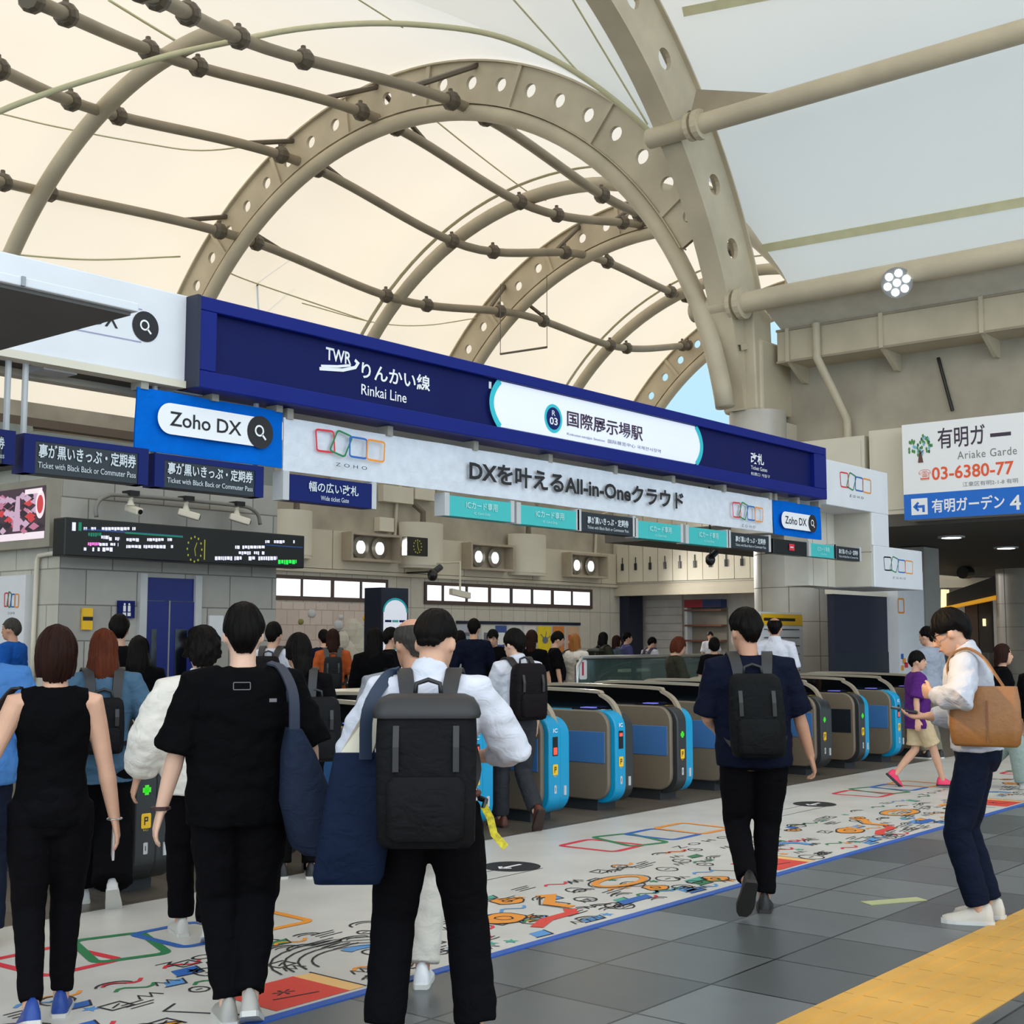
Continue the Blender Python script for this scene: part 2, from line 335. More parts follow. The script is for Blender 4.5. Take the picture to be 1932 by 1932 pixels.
for bx in (1.25, 5.6, 9.95, 14.3):                                    # big ribbon, curl and rings repeated along the print
    FP.stroke(dd, [(bx + .06, 4.52), (bx + .25, 4.60), (bx + .48, 4.60), (bx + .56, 4.68)], .075, 7, .0030)
    FP.stroke(dd, [(bx + .62, 4.70), (bx + .60, 4.86), (bx + .80, 5.00), (bx + .72, 5.04)], .075, 3, .0028)
    FP.stroke(dd, [(bx + .56, 4.66), (bx + .54, 4.88), (bx + .74, 5.04)], .012, 4, .0034)
    bb = blob(bx + .12, 4.80, .115, 14, .12, 1.3); FP.fill(dd, bb, 3, .0030); FP.stroke(dd, bb, .013, 4, .0034, True); FP.stroke(dd, blob(bx + .12, 4.80, .05, 10, .1), .012, 4, .0034, True)
    FP.stroke(dd, [(bx + 1.45 + .22 * math.cos(a * .3), 4.95 + .11 * math.sin(a * .3)) for a in range(21)], .05, 3, .0030, True)
    FP.stroke(dd, [(bx + 1.45 + .27 * math.cos(a * .3), 4.95 + .15 * math.sin(a * .3)) for a in range(21)], .011, 4, .0032, True)
    FP.fill(dd, [(bx + .85, 4.5), (bx + 1.15, 4.5), (bx + 1.2, 4.58), (bx + .9, 4.58)], 2, .0030)
    FP.stroke(dd, [(bx - .9 + .17 * math.cos(a * .25), 4.78 + .14 * math.sin(a * .25)) for a in range(-2, 9)], .07, 6, .003)
    for j in range(4): FP.stroke(dd, [(bx - 1.0 + (.27 + .07 * j) * math.cos(a * .25), 4.74 + (.24 + .06 * j) * math.sin(a * .25)) for a in range(3, 13)], .011, 4, .0032)
dd.build('doodle_print', DM, sheet)
# tactile strip
tac = thing('tactile_strip', 'yellow ridged tactile paving strip across the grey tiles', 'tactile paving', (7, 2.4, 0))
tb = MB(); tb.box(-2, 22, 2.07, 2.67, .0005, .006)
for k in range(5): tb.box(-2, 22, 2.13 + k * .112, 2.17 + k * .112, .006, .011)
tb.build('strip', mat('tactile_yellow', (208, 158, 74), .55, var=.12, vs=1.6), tac)
js = MB()
for k in range(80): js.box(-2 + .3 * k, -1.994 + .3 * k, 2.07, 2.67, .006, .0066)
js.build('joint_lines', mat('joint_brown', (176, 132, 62), .8), tac)
p = aZ(1687, 1701)
tag(MB().obox((p.x, p.y, .003), (.17, -.10, 0), (.025, .043, 0), (0, 0, .002)).build('floor_tape', mat('pale_tape', (186, 190, 140), .5)), 'short pale yellow tape mark on the dark floor tiles', 'tape')

# ---------------------------------------------------------------- vaulted membrane roof
VY, VZ, RI, RO, RM, VX, VX2 = 20.1, 4.43, 8.48, 9.53, 9.62, 12.06, 12.6
AR = math.radians
mm = bpy.data.materials.new('roof_membrane'); mm.use_nodes = True; t = mm.node_tree; N = t.nodes; L = t.links
for n in list(N): N.remove(n)
out = N.new('ShaderNodeOutputMaterial'); mix = N.new('ShaderNodeMixShader'); tr = N.new('ShaderNodeBsdfTranslucent'); df = N.new('ShaderNodeBsdfDiffuse')
tr.inputs[0].default_value = (.88, .86, .83, 1); df.inputs[0].default_value = (.80, .79, .77, 1); mix.inputs[0].default_value = .50
co = N.new('ShaderNodeTexCoord'); n1 = N.new('ShaderNodeTexNoise'); n1.inputs['Scale'].default_value = .35; n1.inputs['Detail'].default_value = 6
h = N.new('ShaderNodeHueSaturation'); r = N.new('ShaderNodeMapRange'); r.inputs['To Min'].default_value = .93; r.inputs['To Max'].default_value = 1.05
L.new(co.outputs['Object'], n1.inputs['Vector']); L.new(n1.outputs['Fac'], r.inputs['Value']); L.new(r.outputs[0], h.inputs['Value'])
h.inputs['Color'].default_value = (.88, .86, .83, 1); L.new(h.outputs[0], tr.inputs[0])
L.new(tr.outputs[0], mix.inputs[2]); L.new(df.outputs[0], mix.inputs[1]); L.new(mix.outputs[0], out.inputs[0])
def v1(X, a, r=RM): return V((X, VY + r * math.cos(a), VZ + r * math.sin(a)))
def v2(Y, a, r=RM, c=VX): return V((c + r * math.cos(a), Y, VZ + r * math.sin(a)))
XN = [8.5, 14.7, 20.0, 25.7, 30.25, 35.4, 40.5]
def billow(X):                                                       # the sheet sags between its arches
    for a, b in zip([-18] + XN, XN + [46]):
        if a <= X <= b: k = (X - a) / (b - a); return -.16 * 4 * k * (1 - k)
    return 0
def grid(fn, us, vs):
    m = MB(); m.v = [fn(u, v) for u in us for v in vs]; n = len(vs)
    m.f = [(i * n + j, i * n + j + 1, (i + 1) * n + j + 1, (i + 1) * n + j) for i in range(len(us) - 1) for j in range(n - 1)]; m.m = [0] * len(m.f); return m
XS = [-17 + .5 * k for k in range(116)]
struct(grid(lambda X, a: v1(X, AR(a), RM + billow(X) * .8 * min(1, (90 - a) / 25)), XS, [13 + 77 * k / 30 for k in range(31)]).build('ceiling_vault_far', mm, smooth=True))
def near_lim(X):
    if X >= VX2 + RM: return 172
    return max(90.5, 180 - math.degrees(math.acos(min(1, abs(X - VX2) / RM))))
struct(grid(lambda X, k: v1(X, AR(90 + (min(near_lim(X), 172) - 90) * k / 20), RM), [VX2 - 29.6 + .4 * j for j in range(143)], list(range(21))).build('ceiling_vault_near', mm, smooth=True))
def v2s(k, j):                                                       # cross vault over the camera's hall, ending in the groin
    a = AR(17 + 146 * j / 48); off = abs(RM * math.cos(a)); ye = VY - off
    return v2(-5 + (ye + 5) * k / 30, a, RM, VX2)
struct(grid(v2s, list(range(31)), list(range(49))).build('ceiling_cross_vault', mm, smooth=True))
roofg = 'steel arches of the membrane roof'
def main_arch(name, label, fn, a0, a1, st=.095, hr=.145, box=False, hole_to=-99, aw=None):
    # fn(angle, radius, side offset) -> point ; perforated web plate between a lower pipe and an outer flange
    root = thing(name, label, 'roof arch', tuple(fn(AR((a0 + a1) / 2), RO, 0)), roofg)
    n = 64; A = [AR(a0 + (a1 - a0) * k / n) for k in range(n + 1)]
    if not box: MB().tube([fn(a, RI, 0) for a in A], .17, 14).build('lower_pipe', steel, root, smooth=True)
    a1 = aw or a1; A = [AR(a0 + (a1 - a0) * k / n) for k in range(n + 1)]; fl = MB()
    for s0, s1, r0, r1 in (((-.13, .13, RO, RO + .04), (-.11, .11, RI + .17, RI + .19)) if not box else ((-.12, .30, RO, RO + .04), (-.05, .36, RI - .05, RI), (.28, .31, RI, RI + .25))):
        fl.loft([[fn(a, r0, s0), fn(a, r0, s1), fn(a, r1, s1), fn(a, r1, s0)] for a in A])
    fl.build('flange', steel, root)
    wb = MB(); m = max(1, int(round((AR(a1) - AR(a0)) / st))); st = (AR(a1) - AR(a0)) / m
    ri, ro = (RI if box else RI + .19), RO; rc = (ri + ro) / 2
    for i in range(m):
        c = AR(a0) + st * (i + .5); K = 16
        sq = []; ci = []
        for k in range(K):
            t_ = 2 * math.pi * k / K; dx, dy = math.cos(t_), math.sin(t_); q = 1 / max(abs(dx), abs(dy))
            sq.append((c + dx * q * st / 2, rc + dy * q * (ro - ri) / 2)); rh = hr if c > hole_to else .002; ci.append((c + dx * rh / rc, rc + dy * rh))
        for s in (-.04, .04):
            vs = [fn(a, r, s) for a, r in sq] + [fn(a, r, s) for a, r in ci]
            wb.add(vs, [(k, (k + 1) % K, K + (k + 1) % K, K + k) for k in range(K)])
        vs = [fn(a, r, -.04) for a, r in ci] + [fn(a, r, .04) for a, r in ci]
        wb.add(vs, [(k, (k + 1) % K, K + (k + 1) % K, K + k) for k in range(K)])
    wb.build('perforated_web', steel, root)
    for k in range(1, m, 3 if not box else 99):
        a = AR(a0) + st * k; e = .006
        q = MB()
        for s in (-.10, .10): q.add([fn(a - e, ri, s), fn(a + e, ri, s), fn(a + e, ro, s), fn(a - e, ro, s), fn(a - e, ri, 0), fn(a + e, ri, 0), fn(a + e, ro, 0), fn(a - e, ro, 0)], [(0, 1, 2, 3), (4, 5, 6, 7), (0, 4, 7, 3), (1, 5, 6, 2)])
        q.build('stiffener', steel, root)
    return root
def arch_fn(X): return lambda a, r, s: V((X + s, VY + r * math.cos(a), VZ + r * math.sin(a)))
main_arch('steel_arch', 'nearest big perforated steel arch spanning the gate hall', arch_fn(20.0), 12, 172, aw=151)
main_arch('steel_arch', 'second perforated steel arch, seen through the nearest one', arch_fn(30.25), 12, 172)
main_arch('steel_arch', 'farthest perforated steel arch, framing the blue sky at the end', arch_fn(40.5), 12, 172)
main_arch('steel_arch', 'steep perforated steel arch rising from the column past the top of the picture', lambda a, r, s: V((VX + r * math.cos(a), 11.6 + s, VZ + r * math.sin(a))), 8, 120, .128, .19, True, AR(22))
for X, a1, lab in ((14.7, 97, 'bare pipe arch on the left, before the nearest perforated arch'), (25.7, 168, 'bare pipe arch between the nearest and second perforated arches'), (35.4, 168, 'bare pipe arch between the second and farthest perforated arches')):
    pa = thing('pipe_arch', lab, 'roof arch', tuple(v1(X, AR(60), RI)), 'bare pipe arches of the roof')
    MB().tube([v1(X, AR(12 + (a1 - 12) * k / 48), RI) for k in range(49)], .18, 12).build('pipe', steel, pa, smooth=True)
    if X > 20: MB().ribbon([v1(X, AR(12 + (a1 - 12) * k / 48), RI + .45) for k in range(49)], (1, 0, 0), .12, .02).build('seam_cover', mat('seam_olive', (206, 200, 170), .6), pa, smooth=True)
# purlins: bowed pipes running along the vault
def node(u, v, X): return aX(u, v, X)
PUR = {
 'uppermost bowed roof pipe crossing the nearest arch near its crown': [(250, -30, 10.0), (310, 2, 11.0), (505, 92, 14.7), (885, 205, 20.0), (1160, 382, 25.7), (1380, 470, 30.25)],
 'second bowed roof pipe from the top, meeting the nearest arch above the sign': [(60, 0, 9.9), (340, 116, 14.7), (715, 225, 20.0), (1005, 392, 25.7), (1213, 424, 30.25)],
 'third bowed roof pipe from the top': [(-60, 105, 10.0), (190, 210, 14.7), (565, 305, 20.0), (880, 465, 25.7), (1107, 482, 30.25), (1280, 556, 35.4), (1400, 575, 40.5)],
 'lowest bowed roof pipe, just over the gantry': [(-170, 300, 10.0), (60, 357, 14.7), (450, 447, 20.0), (755, 566, 25.7), (985, 594, 30.25), (1167, 655, 35.4), (1300, 652, 40.5)]}
def catm(P, n=8):
    out = []; Q = [P[0] * 2 - P[1]] + P + [P[-1] * 2 - P[-2]]
    for i in range(1, len(Q) - 2):
        a, b, c, d = Q[i - 1:i + 3]
        for k in range(n):
            t_ = k / n; out.append(.5 * ((2 * b) + (c - a) * t_ + (2 * a - 5 * b + 4 * c - d) * t_ * t_ + (3 * b - a - 3 * c + d) * t_ ** 3))
    return out + [P[-1]]
for lab, ns in PUR.items():
    P = [node(*q) for q in ns]
    pr = thing('roof_purlin', lab, 'roof pipe', tuple(P[0]), 'bowed pipes along the vault')
    pts = []                                                          # bay by bay: arched at the pipe, dipping nothing else
    cur = catm(P, 10)
    MB().tube(cur, .115, 10).build('pipe', steel_d, pr, smooth=True)
    for q, (u, v, X) in zip(P, ns):
        big = X in (20.0, 30.25, 40.5)
        for s in (-.75, .75):
            c = min(cur, key=lambda z: abs(z.x - (X + s)))
            if abs(c.x - X - s) > .8: continue
            i = cur.index(c); d = (cur[min(i + 1, len(cur) - 1)] - cur[max(i - 1, 0)]).normalized()
            k = MB().tube([c - d * .14, c - d * .06, c + d * .06, c + d * .14], [.15, .20, .20, .15], 10)
            k.tube([c, c + V((0, .02, .26))], .05, 6)
            k.build('clamp', clampm, pr)
        if big and X < 40:                                           # raking strut from the outer flange down to the pipe
            ang = math.atan2(q.z - VZ, q.y - VY)
            top = v1(X, ang, RO - .05)
            for s in (-1.5, 1.5):
                c = min(cur, key=lambda z: abs(z.x - (X + s)))
                MB().tube([top, c], .06, 6).build('strut', clampm, pr)
# seams and cables lying on the membrane
from mathutils.bvhtree import BVHTree
ROOF = []
for nm in ('ceiling_vault_far', 'ceiling_vault_near', 'ceiling_cross_vault'):
    me = bpy.data.objects[nm].data; ROOF.append(BVHTree.FromPolygons([v.co for v in me.vertices], [tuple(q.vertices) for q in me.polygons]))
def on_roof(u, v, back=.10):
    d = ray(u, v).normalized(); best = min((h[3] for h in (t.ray_cast(CAM, d) for t in ROOF) if h[0] is not None), default=30)
    return CAM + d * (best - back)
seam = mat('seam_green', (206, 203, 168), .6)
def on_diag(u, v): d = ray(u, v); return CAM + d * (32.2 / (d.x + d.y))
P = [on_diag(*q) for q in ((-60, 245), (0, 210), (100, 172), (200, 140), (320, 104), (430, 80), (560, 55), (700, 44), (830, 50), (930, 66), (1020, 100), (1110, 152), (1200, 224), (1290, 318), (1340, 390))]
tag(MB().tube(catm(P, 4), .055, 8).build('valley_cable', seam, smooth=True), 'olive green valley cable curving over the top of the nearest arch', 'roof cable')
CB = [('fine cable sagging under the membrane above the left white fascia', [(0, 475), (60, 483), (180, 490), (340, 484)], .022),
      ('fine cable across the membrane between the lower left pipes', [(0, 214), (110, 240), (270, 270), (380, 284), (500, 272)], .018),
      ('thin stay wire running down to the hanging rod left of the big blue sign', [(425, 512), (490, 537), (700, 608)], .02),
      ('fine cable sagging across the second bay of the membrane', [(570, 572), (705, 608), (800, 614), (900, 600)], .016),
      ('thin wire inside the nearest arch, towards its crown', [(815, 222), (900, 290), (1000, 365), (1030, 378)], .02),
      ('stay wire at the top left of the membrane', [(205, 0), (280, 46), (350, 88)], .03)]
for lab, pp, r in CB:
    P = [on_roof(u, v, .3) for u, v in pp]
    tag(MB().tube(catm(P, 6), r, 6).build('roof_cable', seam, smooth=True), lab, 'roof cable', 'fine cables under the membrane')
for lab, pp in (('left one of three fine cables fanning out at the top of the membrane', [(670, -5), (760, 52)]), ('middle one of three fine cables fanning out at the top of the membrane', [(965, -5), (1090, 135)]), ('right one of three fine cables fanning out at the top of the membrane', [(1078, -5), (1222, 235)])):
    P = [on_roof(pp[0][0] + (pp[1][0] - pp[0][0]) * k / 8, pp[0][1] + (pp[1][1] - pp[0][1]) * k / 8) for k in range(9)]
    tag(MB().tube(P, .018, 6).build('roof_cable', seam), lab, 'roof cable', 'fine cables under the membrane')
for lab, x0, v0, x1, v1_ in (('hanging rod left of the big blue sign, low under the membrane', 425, 555, 487, 537), ('hanging rod over the middle of the big blue sign', 944, 668, 1032, 655)):
    a, b = aX(x0, v0, 22), aX(x1, v1_, 22)
    hr = thing('hanging_rod', lab, 'rod', tuple(a), 'rods hung under the membrane')
    MB().tube([a, b], .025, 6).build('rod', clampm, hr)
    for q in (a, b): MB().tube([q, q + V((0, 0, 1.6))], .008, 5).build('wire', clampm, hr)
# cross-vault pipes and seam on the right
def ypipe(u, v, Y, y0, y1, r, name, lab, m):
    q = aY(u, v, Y); o = thing(name, lab, 'roof pipe', (q.x, Y, q.z))
    MB().tube([(q.x, Y + .9, q.z), (q.x, y0, q.z), (q.x, y1, q.z)], r, 16).build('pipe', m, o, smooth=40)
    k = MB(); k.tube([(q.x, Y - .05, q.z), (q.x, Y - .16, q.z)], r * 1.5, 16); k.tube([(q.x, Y + .02, q.z), (q.x, Y + .1, q.z)], r * 1.4, 16); k.build('flange_ring', steel, o)
    return o, q
o, q = ypipe(1310, 238, 11.2, 11.2, -2, .17, 'roof_purlin', 'straight steel pipe running to the upper right under the grey membrane', steel)
MB().prism([(q.x - .02, 11.3, q.z + .1), (q.x - .02, 9.6, q.z + .12), (q.x + .25, 11.3, q.z + .75)], (.04, 0, 0)).build('gusset', steel_d, o)
o2, q2 = ypipe(1390, 574, 11.5, 11.5, -2, .19, 'eave_pipe', 'straight eave pipe along the lower edge of the grey membrane', steel)
def hit2(u, v, r):
    d = ray(u, v); q_ = d.x ** 2 + d.z ** 2; ox, oz = -VX2, EYE - VZ; h_ = 2 * (ox * d.x + oz * d.z); c = ox * ox + oz * oz - r * r
    return CAM + d * ((-h_ + math.sqrt(max(h_ * h_ - 4 * q_ * c, 0))) / (2 * q_))
for (p0, p1), lab in ((((1440, 468), (1932, 380)), 'below'), (((1290, 20), (1392, 0)), 'above')):
    a, c = hit2(*p0, RM), hit2(*p1, RM); c = a + (c - a) * (1.15 if lab == 'below' else 3.0)
    pts = [v2(a.y + (c.y - a.y) * k / 12, math.atan2(a.z + (c.z - a.z) * k / 12 - VZ, a.x + (c.x - a.x) * k / 12 - VX2), RM - .04, VX2) for k in range(13)]
    tag(MB().ribbon(pts, (-.6, 0, .8), .16, .02).build('membrane_seam', seam), 'olive seam strip across the grey membrane, %s the straight pipe' % lab, 'roof seam', 'seam strips on the grey membrane')
# ---------------------------------------------------------------- far wall (plane Y) and its fittings
WY = 28.2
tile_far = tilewall('far_wall_tiles', (196, 189, 176), (202, 196, 183), (150, 142, 130), .62, 1.3, ('X', 'Z'), 0, .012, (0, .1))
struct(MB().box(14, 60, WY, WY + .4, 0, 3.45).build('wall_far', tile_far))
struct(MB().box(14, 60, WY + .05, WY + .5, 3.45, 7.1).build('wall_far_concrete', concrete))
band = MB(); us = [560, 620, 757, 870, 1000, 1130]; xs = [20] + [gx(u, WY) for u in us] + [39.98]
for a, b in zip(xs, xs[1:]): band.box(a + .015, b - .015, WY - .12, WY + .06, 3.55, 4.66)
band.box(14, 39.98, WY - .16, WY + .05, 3.43, 3.53)
struct(band.build('trim_1', beige))
frame_br = mat('window_frame_brown', (74, 58, 52), .5)
pane_m = mat('daylit_frosted_pane', (240, 248, 255), .4, var=0, emit=1.1)
for i, pn in enumerate(([(517, 562), (568, 619), (627, 674), (680, 723)], [(803, 829), (835, 874), (880, 917), (924, 958), (965, 998), (1004, 1036), (1043, 1074), (1079, 1110)])):
    wn = thing('window_%d' % (i + 1), '', None, (gx(pn[0][0], WY), WY, 2.7)); del wn['label']; wn['kind'] = 'structure'
    a, b = gx(pn[0][0] - 4, WY), gx(pn[-1][1] + 6, WY)
    MB().box(a, b, WY - .06, WY + .02, 2.62, 3.32).build('window_frame', frame_br, wn)
    for u0, u1 in pn: MB().box(gx(u0, WY), gx(u1, WY), WY - .075, WY - .05, 2.74, 3.21).build('pane', pane_m, wn)
flood = mat('floodlight_glow', (255, 255, 250), .4, var=0, emit=1.3); refl = mat('reflector', (214, 210, 200), .3, metal=.3)
for lab, u0, u1, v0, v1_ in (('leftmost twin floodlight box on the far wall band', 650, 745, 1003, 1057), ('middle twin floodlight box on the far wall band', 878, 960, 1023, 1074), ('rightmost twin floodlight box on the far wall band', 1068, 1138, 1042, 1088)):
    x0, x1 = gx(u0, WY - .3), gx(u1, WY - .3); z1, z0 = aY(u0, v0, WY - .3).z, aY(u0, v1_, WY - .3).z
    fx = thing('floodlight_box', lab, 'light', ((x0 + x1) / 2, WY - .12, z0), 'twin floodlight boxes on the far wall')
    f = MB(); y0, y1 = WY - .55, WY - .12
    f.box(x0, x1, y0, y1, z1 - .07, z1); f.box(x0, x1, y0, y1, z0, z0 + .07); f.box(x0, x0 + .07, y0, y1, z0 + .07, z1 - .07); f.box(x1 - .07, x1, y0, y1, z0 + .07, z1 - .07); f.box(x0 + .07, x1 - .07, y1 - .03, y1, z0 + .07, z1 - .07)
    f.build('housing', mat('floodlight_housing', (172, 160, 142), .5), fx)
    for k in (.3, .68):
        cx = x0 + (x1 - x0) * k; zc = (z0 + z1) / 2
        MB().tube([(cx, y1 - .02, zc), (cx, y1 - .16, zc)], [.14, .33], 20).build('reflector', refl, fx, smooth=True)
        MB().sph((cx, y1 - .17, zc), (.18, .05, .20), 16, 8).build('lamp', flood, fx, smooth=True)
    ld = bpy.data.lights.new('floodlight_beam', 'SPOT'); lo = bpy.data.objects.new('floodlight_beam', ld); COL.objects.link(lo); lo.parent = fx; lo.location = (0, -.75, (z1 - z0) / 2)
    ld.energy = 900; ld.spot_size = 2.4; ld.spot_blend = .8; ld.shadow_soft_size = .3; ld.color = (1, .96, .88); lo.rotation_euler = V((.15, 1, .28)).to_track_quat('Z', 'Y').to_euler()
for lab, u0, u1, v0, v1_ in (('leftmost curved beige column cover on the far wall', 532, 597, 955, 1048), ('middle curved beige column cover on the far wall', 768, 842, 980, 1068), ('rightmost curved beige column cover on the far wall', 975, 1036, 1003, 1082)):
    x0, x1 = gx(u0, WY - .5), gx(u1, WY - .5); c = (x0 + x1) / 2; r = (x1 - x0) / 2; z1, z0 = aY(u0, v0, WY - .9).z, aY(u0, v1_, WY - .9).z
    cv = thing('column_cover', lab, 'panel', (c, WY - .1, z0), 'curved column covers on the far wall')
    arc = [(c + r * math.cos(a), WY - .12 + .75 * r * math.sin(a)) for a in [math.pi + math.pi * k / 16 for k in range(17)]]
    MB().prism([(x, y, z0) for x, y in arc], (0, 0, z1 - z0)).build('cover', cream, cv, smooth=40)
    MB().prism([(c + (x - c) * 1.02, y - .015, z0 + .06) for x, y in arc], (0, 0, .04)).build('lower_rim', beige, cv)
    MB().tube([(c, WY - .3, z1), (c, WY - .3, z1 + .35), (c - .2, WY - .1, z1 + .6)], .09, 8).build('bracket', clampm, cv)
for lab, u0, v0 in (('thin conduit bent on the concrete left of the middle column cover', 750, 925), ('thin conduit on the concrete left of the storage panels', 1125, 990)):
    p = aY(u0, v0, WY - .05); tag(MB().tube([p + V((.7, 0, .5)), p + V((.35, 0, .4)), p, p + V((-.1, 0, -1.4))], .05, 8).build('conduit', beige), lab, 'pipe', 'conduits on the concrete')
for lab, u0, v0, w_, h_ in (('small cream box on the concrete above the leftmost floodlight', 708, 976, .6, .42), ('beige cable box right of the wide gate sign', 715, 915, 1.3, .5), ('second beige cable box right of the wide gate sign', 775, 912, .9, .5)):
    p = aY(u0, v0, WY); tag(MB().box(p.x, p.x + w_, WY - .2, WY + .05, p.z - h_, p.z).build('wall_box', cream, bevel=.01), lab, 'box', 'boxes on the concrete')
# relief mural (plain abstract stand-in)
mu = thing('relief_panel', 'pinkish tiled wall panel with small abstract coloured reliefs', 'wall panel', (gx(610, 27.9), 27.9, .25))
x0, x1 = gx(513, 27.9), gx(706, 27.9)
MB().box(x0, x1, 27.75, WY, .28, 2.55).build('panel', tilewall('mural_tiles', (196, 178, 168), (206, 190, 180), (166, 142, 132), .42, .42, ('X', 'Z'), .5, .01), mu)
MB().box(x0, x1, 27.72, WY, .1, .28).build('base', black, mu)
MB().box(x1 - .15, x1 + .02, 27.6, 27.75, .3, 1.1).build('red_post', red, mu)
rn = random.Random(5)
for k in range(11):
    px, pz = x0 + .4 + (x1 - x0 - .8) * rn.random(), .9 + 1.4 * rn.random(); s = .07 + .10 * rn.random()
    MB().sph((px, 27.75, pz), (s * 1.3, .04, s), 9, 6).build('relief', rn.choice([coral, dark, yellow, lgrey, mat('olive_relief', (130, 126, 60), .6), lgrey]), mu, smooth=True)
for k in range(9):
    px, pz = x1 - .4 - 2.0 * rn.random() ** 1.3, .5 + 1.4 * rn.random() * (1 if k < 5 else .6); s = .25 + .2 * rn.random()
    MB().sph((px, 27.76, pz), (s, .16, s * 1.2), 8, 6).build('relief', mat('rock_relief', (196, 190, 176), .8), mu)
# info totem
TY = 21.0
tx0, tx1 = gx(719, TY), gx(770, TY); tz = aY(719, 1108, TY).z
to = thing('info_totem', 'tall navy information pillar with a lit white screen', 'sign pillar', (tx0, TY, 0))
MB().box(tx0, tx1, TY, TY + .55, 0, tz).build('body', navyd, to, bevel=.01)
TP = Plane((0, TY - .005, 0), (1, 0, 0), (0, 0, 1), (0, -1, 0)); q = MB(); a, b = tx0 + .06, tx1 - .05; zt = tz - .4
TP.fill(q, [(a, .3), (b, .3)] + [(((a + b) / 2) + (b - a) / 2 * math.cos(k * math.pi / 12), zt - .15 + .3 * math.sin(k * math.pi / 12)) for k in range(13)], 0, .001)
TP.stroke(q, [(((a + b) / 2) + (b - a) / 2 * math.cos(k * math.pi / 12), zt - .15 + .3 * math.sin(k * math.pi / 12)) for k in range(13)], .05, 1, .004)
TP.stroke(q, [(a + .05, zt - .35), (a + .25, zt - .35)], .05, 2, .004); TP.stroke(q, [(b - .05, zt - .35), (b - .25, zt - .35)], .05, 2, .004); TP.stroke(q, [((a + b) / 2 - .1, zt - .35), ((a + b) / 2 + .1, zt - .35)], .05, 3, .004)
TP.rect(q, (a + b) / 2 - .12, (a + b) / 2 + .1, zt - 1.0, zt - .7, 3, .004); TP.rect(q, (a + b) / 2 - .2, (a + b) / 2 + .2, zt - 1.35, zt - 1.28, 4, .004)
q.build('screen', [lampdim, tealp, navy, teal, lblue], to)
# poster board
pb = thing('poster_board', 'long notice board of posters under a navy rail on the far wall', 'notice board', (gx(975, WY), WY - .02, .9))
x0, x1 = gx(860, WY), gx(1092, WY)
MB().box(x0, x1, WY - .09, WY, 2.02, 2.12).build('rail', navyd, pb); MB().box(x0, x1, WY - .06, WY, .75, 2.02).build('board', lgrey, pb)
cols = [(866, 903, (176, 180, 196)), (906, 930, (210, 206, 196)), (932, 953, (60, 86, 150)), (956, 982, (202, 204, 200)), (986, 1008, (214, 206, 204)), (1011, 1037, (232, 204, 30)), (1040, 1062, (214, 130, 60)), (1066, 1090, (206, 170, 140))]
for k, (u0, u1, c) in enumerate(cols):
    a, b = gx(u0, WY), gx(u1, WY); z0 = .95 if k != 5 else .9
    ps = MB(); P = Plane((0, WY - .065, 0), (1, 0, 0), (0, 0, 1), (0, -1, 0)); P.rect(ps, a, b, z0, 1.98, 0, 0)
    if k == 5: P.disc(ps, (a + b) / 2 + .05, 1.5, .16, .12, 1, .004); [P.stroke(ps, [((a + b) / 2 + .05, 1.5), ((a + b) / 2 + .05 + .35 * math.cos(t), 1.5 + .3 * math.sin(t))], .04, 1, .005) for t in (.5, 1.4, 2.4)]
    elif k in (4, 7): [P.rect(ps, a + .1 + .3 * (j % 2), a + .32 + .3 * (j % 2), 1.2 + .28 * (j // 2), 1.4 + .28 * (j // 2), 2, .004) for j in range(4)]
    else: P.rect(ps, a + .1, b - .1, 1.35, 1.75, 1 if k != 2 else 3, .004) if k != 3 else None
    ps.build('poster', [mat('poster_%d' % k, c, .6, var=.05), mat('poster_shade', (110, 112, 128), .6), mat('poster_red', (196, 84, 70), .6), whitep], pb)

# ---------------------------------------------------------------- right-hand wall with storage panels (plane X)
WX = 40.0
struct(MB().box(WX, WX + .5, 12, WY + .2, 3.55, 8.2).build('wall_right_bulkhead', cream))
struct(MB().box(WX, WX + 2.2, 12, WY + .2, 3.35, 3.56).build('wall_right_soffit', beige))
struct(MB().box(WX - .06, WX + .3, 12, WY, 3.12, 3.4).build('trim_2', beige))
sy = [gy(u, WX) for u in (1167, 1190, 1217, 1245, 1273, 1301, 1330, 1360, 1390, 1420)]
sy += [sy[-1] - .62 * k for k in range(1, 9)]
for i, (a, b) in enumerate(zip(sy, sy[1:])):
    nth_ = 'first second third fourth fifth sixth seventh eighth ninth tenth eleventh twelfth thirteenth fourteenth fifteenth sixteenth seventeenth eighteenth nineteenth'.split()[i]
    sp = thing('storage_panel', 'tall cream storage panel with an oval keyhole pull, %s from the far hall corner' % nth_, 'wall panel', (WX, a, 3.6), 'row of cream storage panels')
    MB().box(WX - .09, WX - .004, b + .012, a - .012, 3.62, 7.4).build('panel', cream, sp)
    c = (a + b) / 2; h = MB(); h.box(WX - .13, WX - .09, c - .05, c + .05, 4.05, 4.30); h.box(WX - .12, WX - .09, c - .012, c + .012, 4.30, 4.52)
    h.build('pull_handle', dark, sp)
struct(MB().box(WX + 1.6, WX + 2.0, 8, WY + .2, 0, 3.4).build('wall_right_recess', mat('recess_grey', (208, 203, 197), .6)))
a, b = gy(1168, WX + .6), gy(1196, WX + .6)
tag(MB().box(WX + .3, WX + 1.2, b, a, 0, 3.34).build('navy_pillar', navyd), 'dark navy pillar in the far right corner under the storage panels', 'pillar')
sh = MB(); a, b = gy(1198, WX + 1.55), gy(1289, WX + 1.55)
for k in range(11): sh.box(WX + 1.5 - .01 * (k % 2), WX + 1.6, b, a, .02 + .3 * k, .305 + .3 * k)
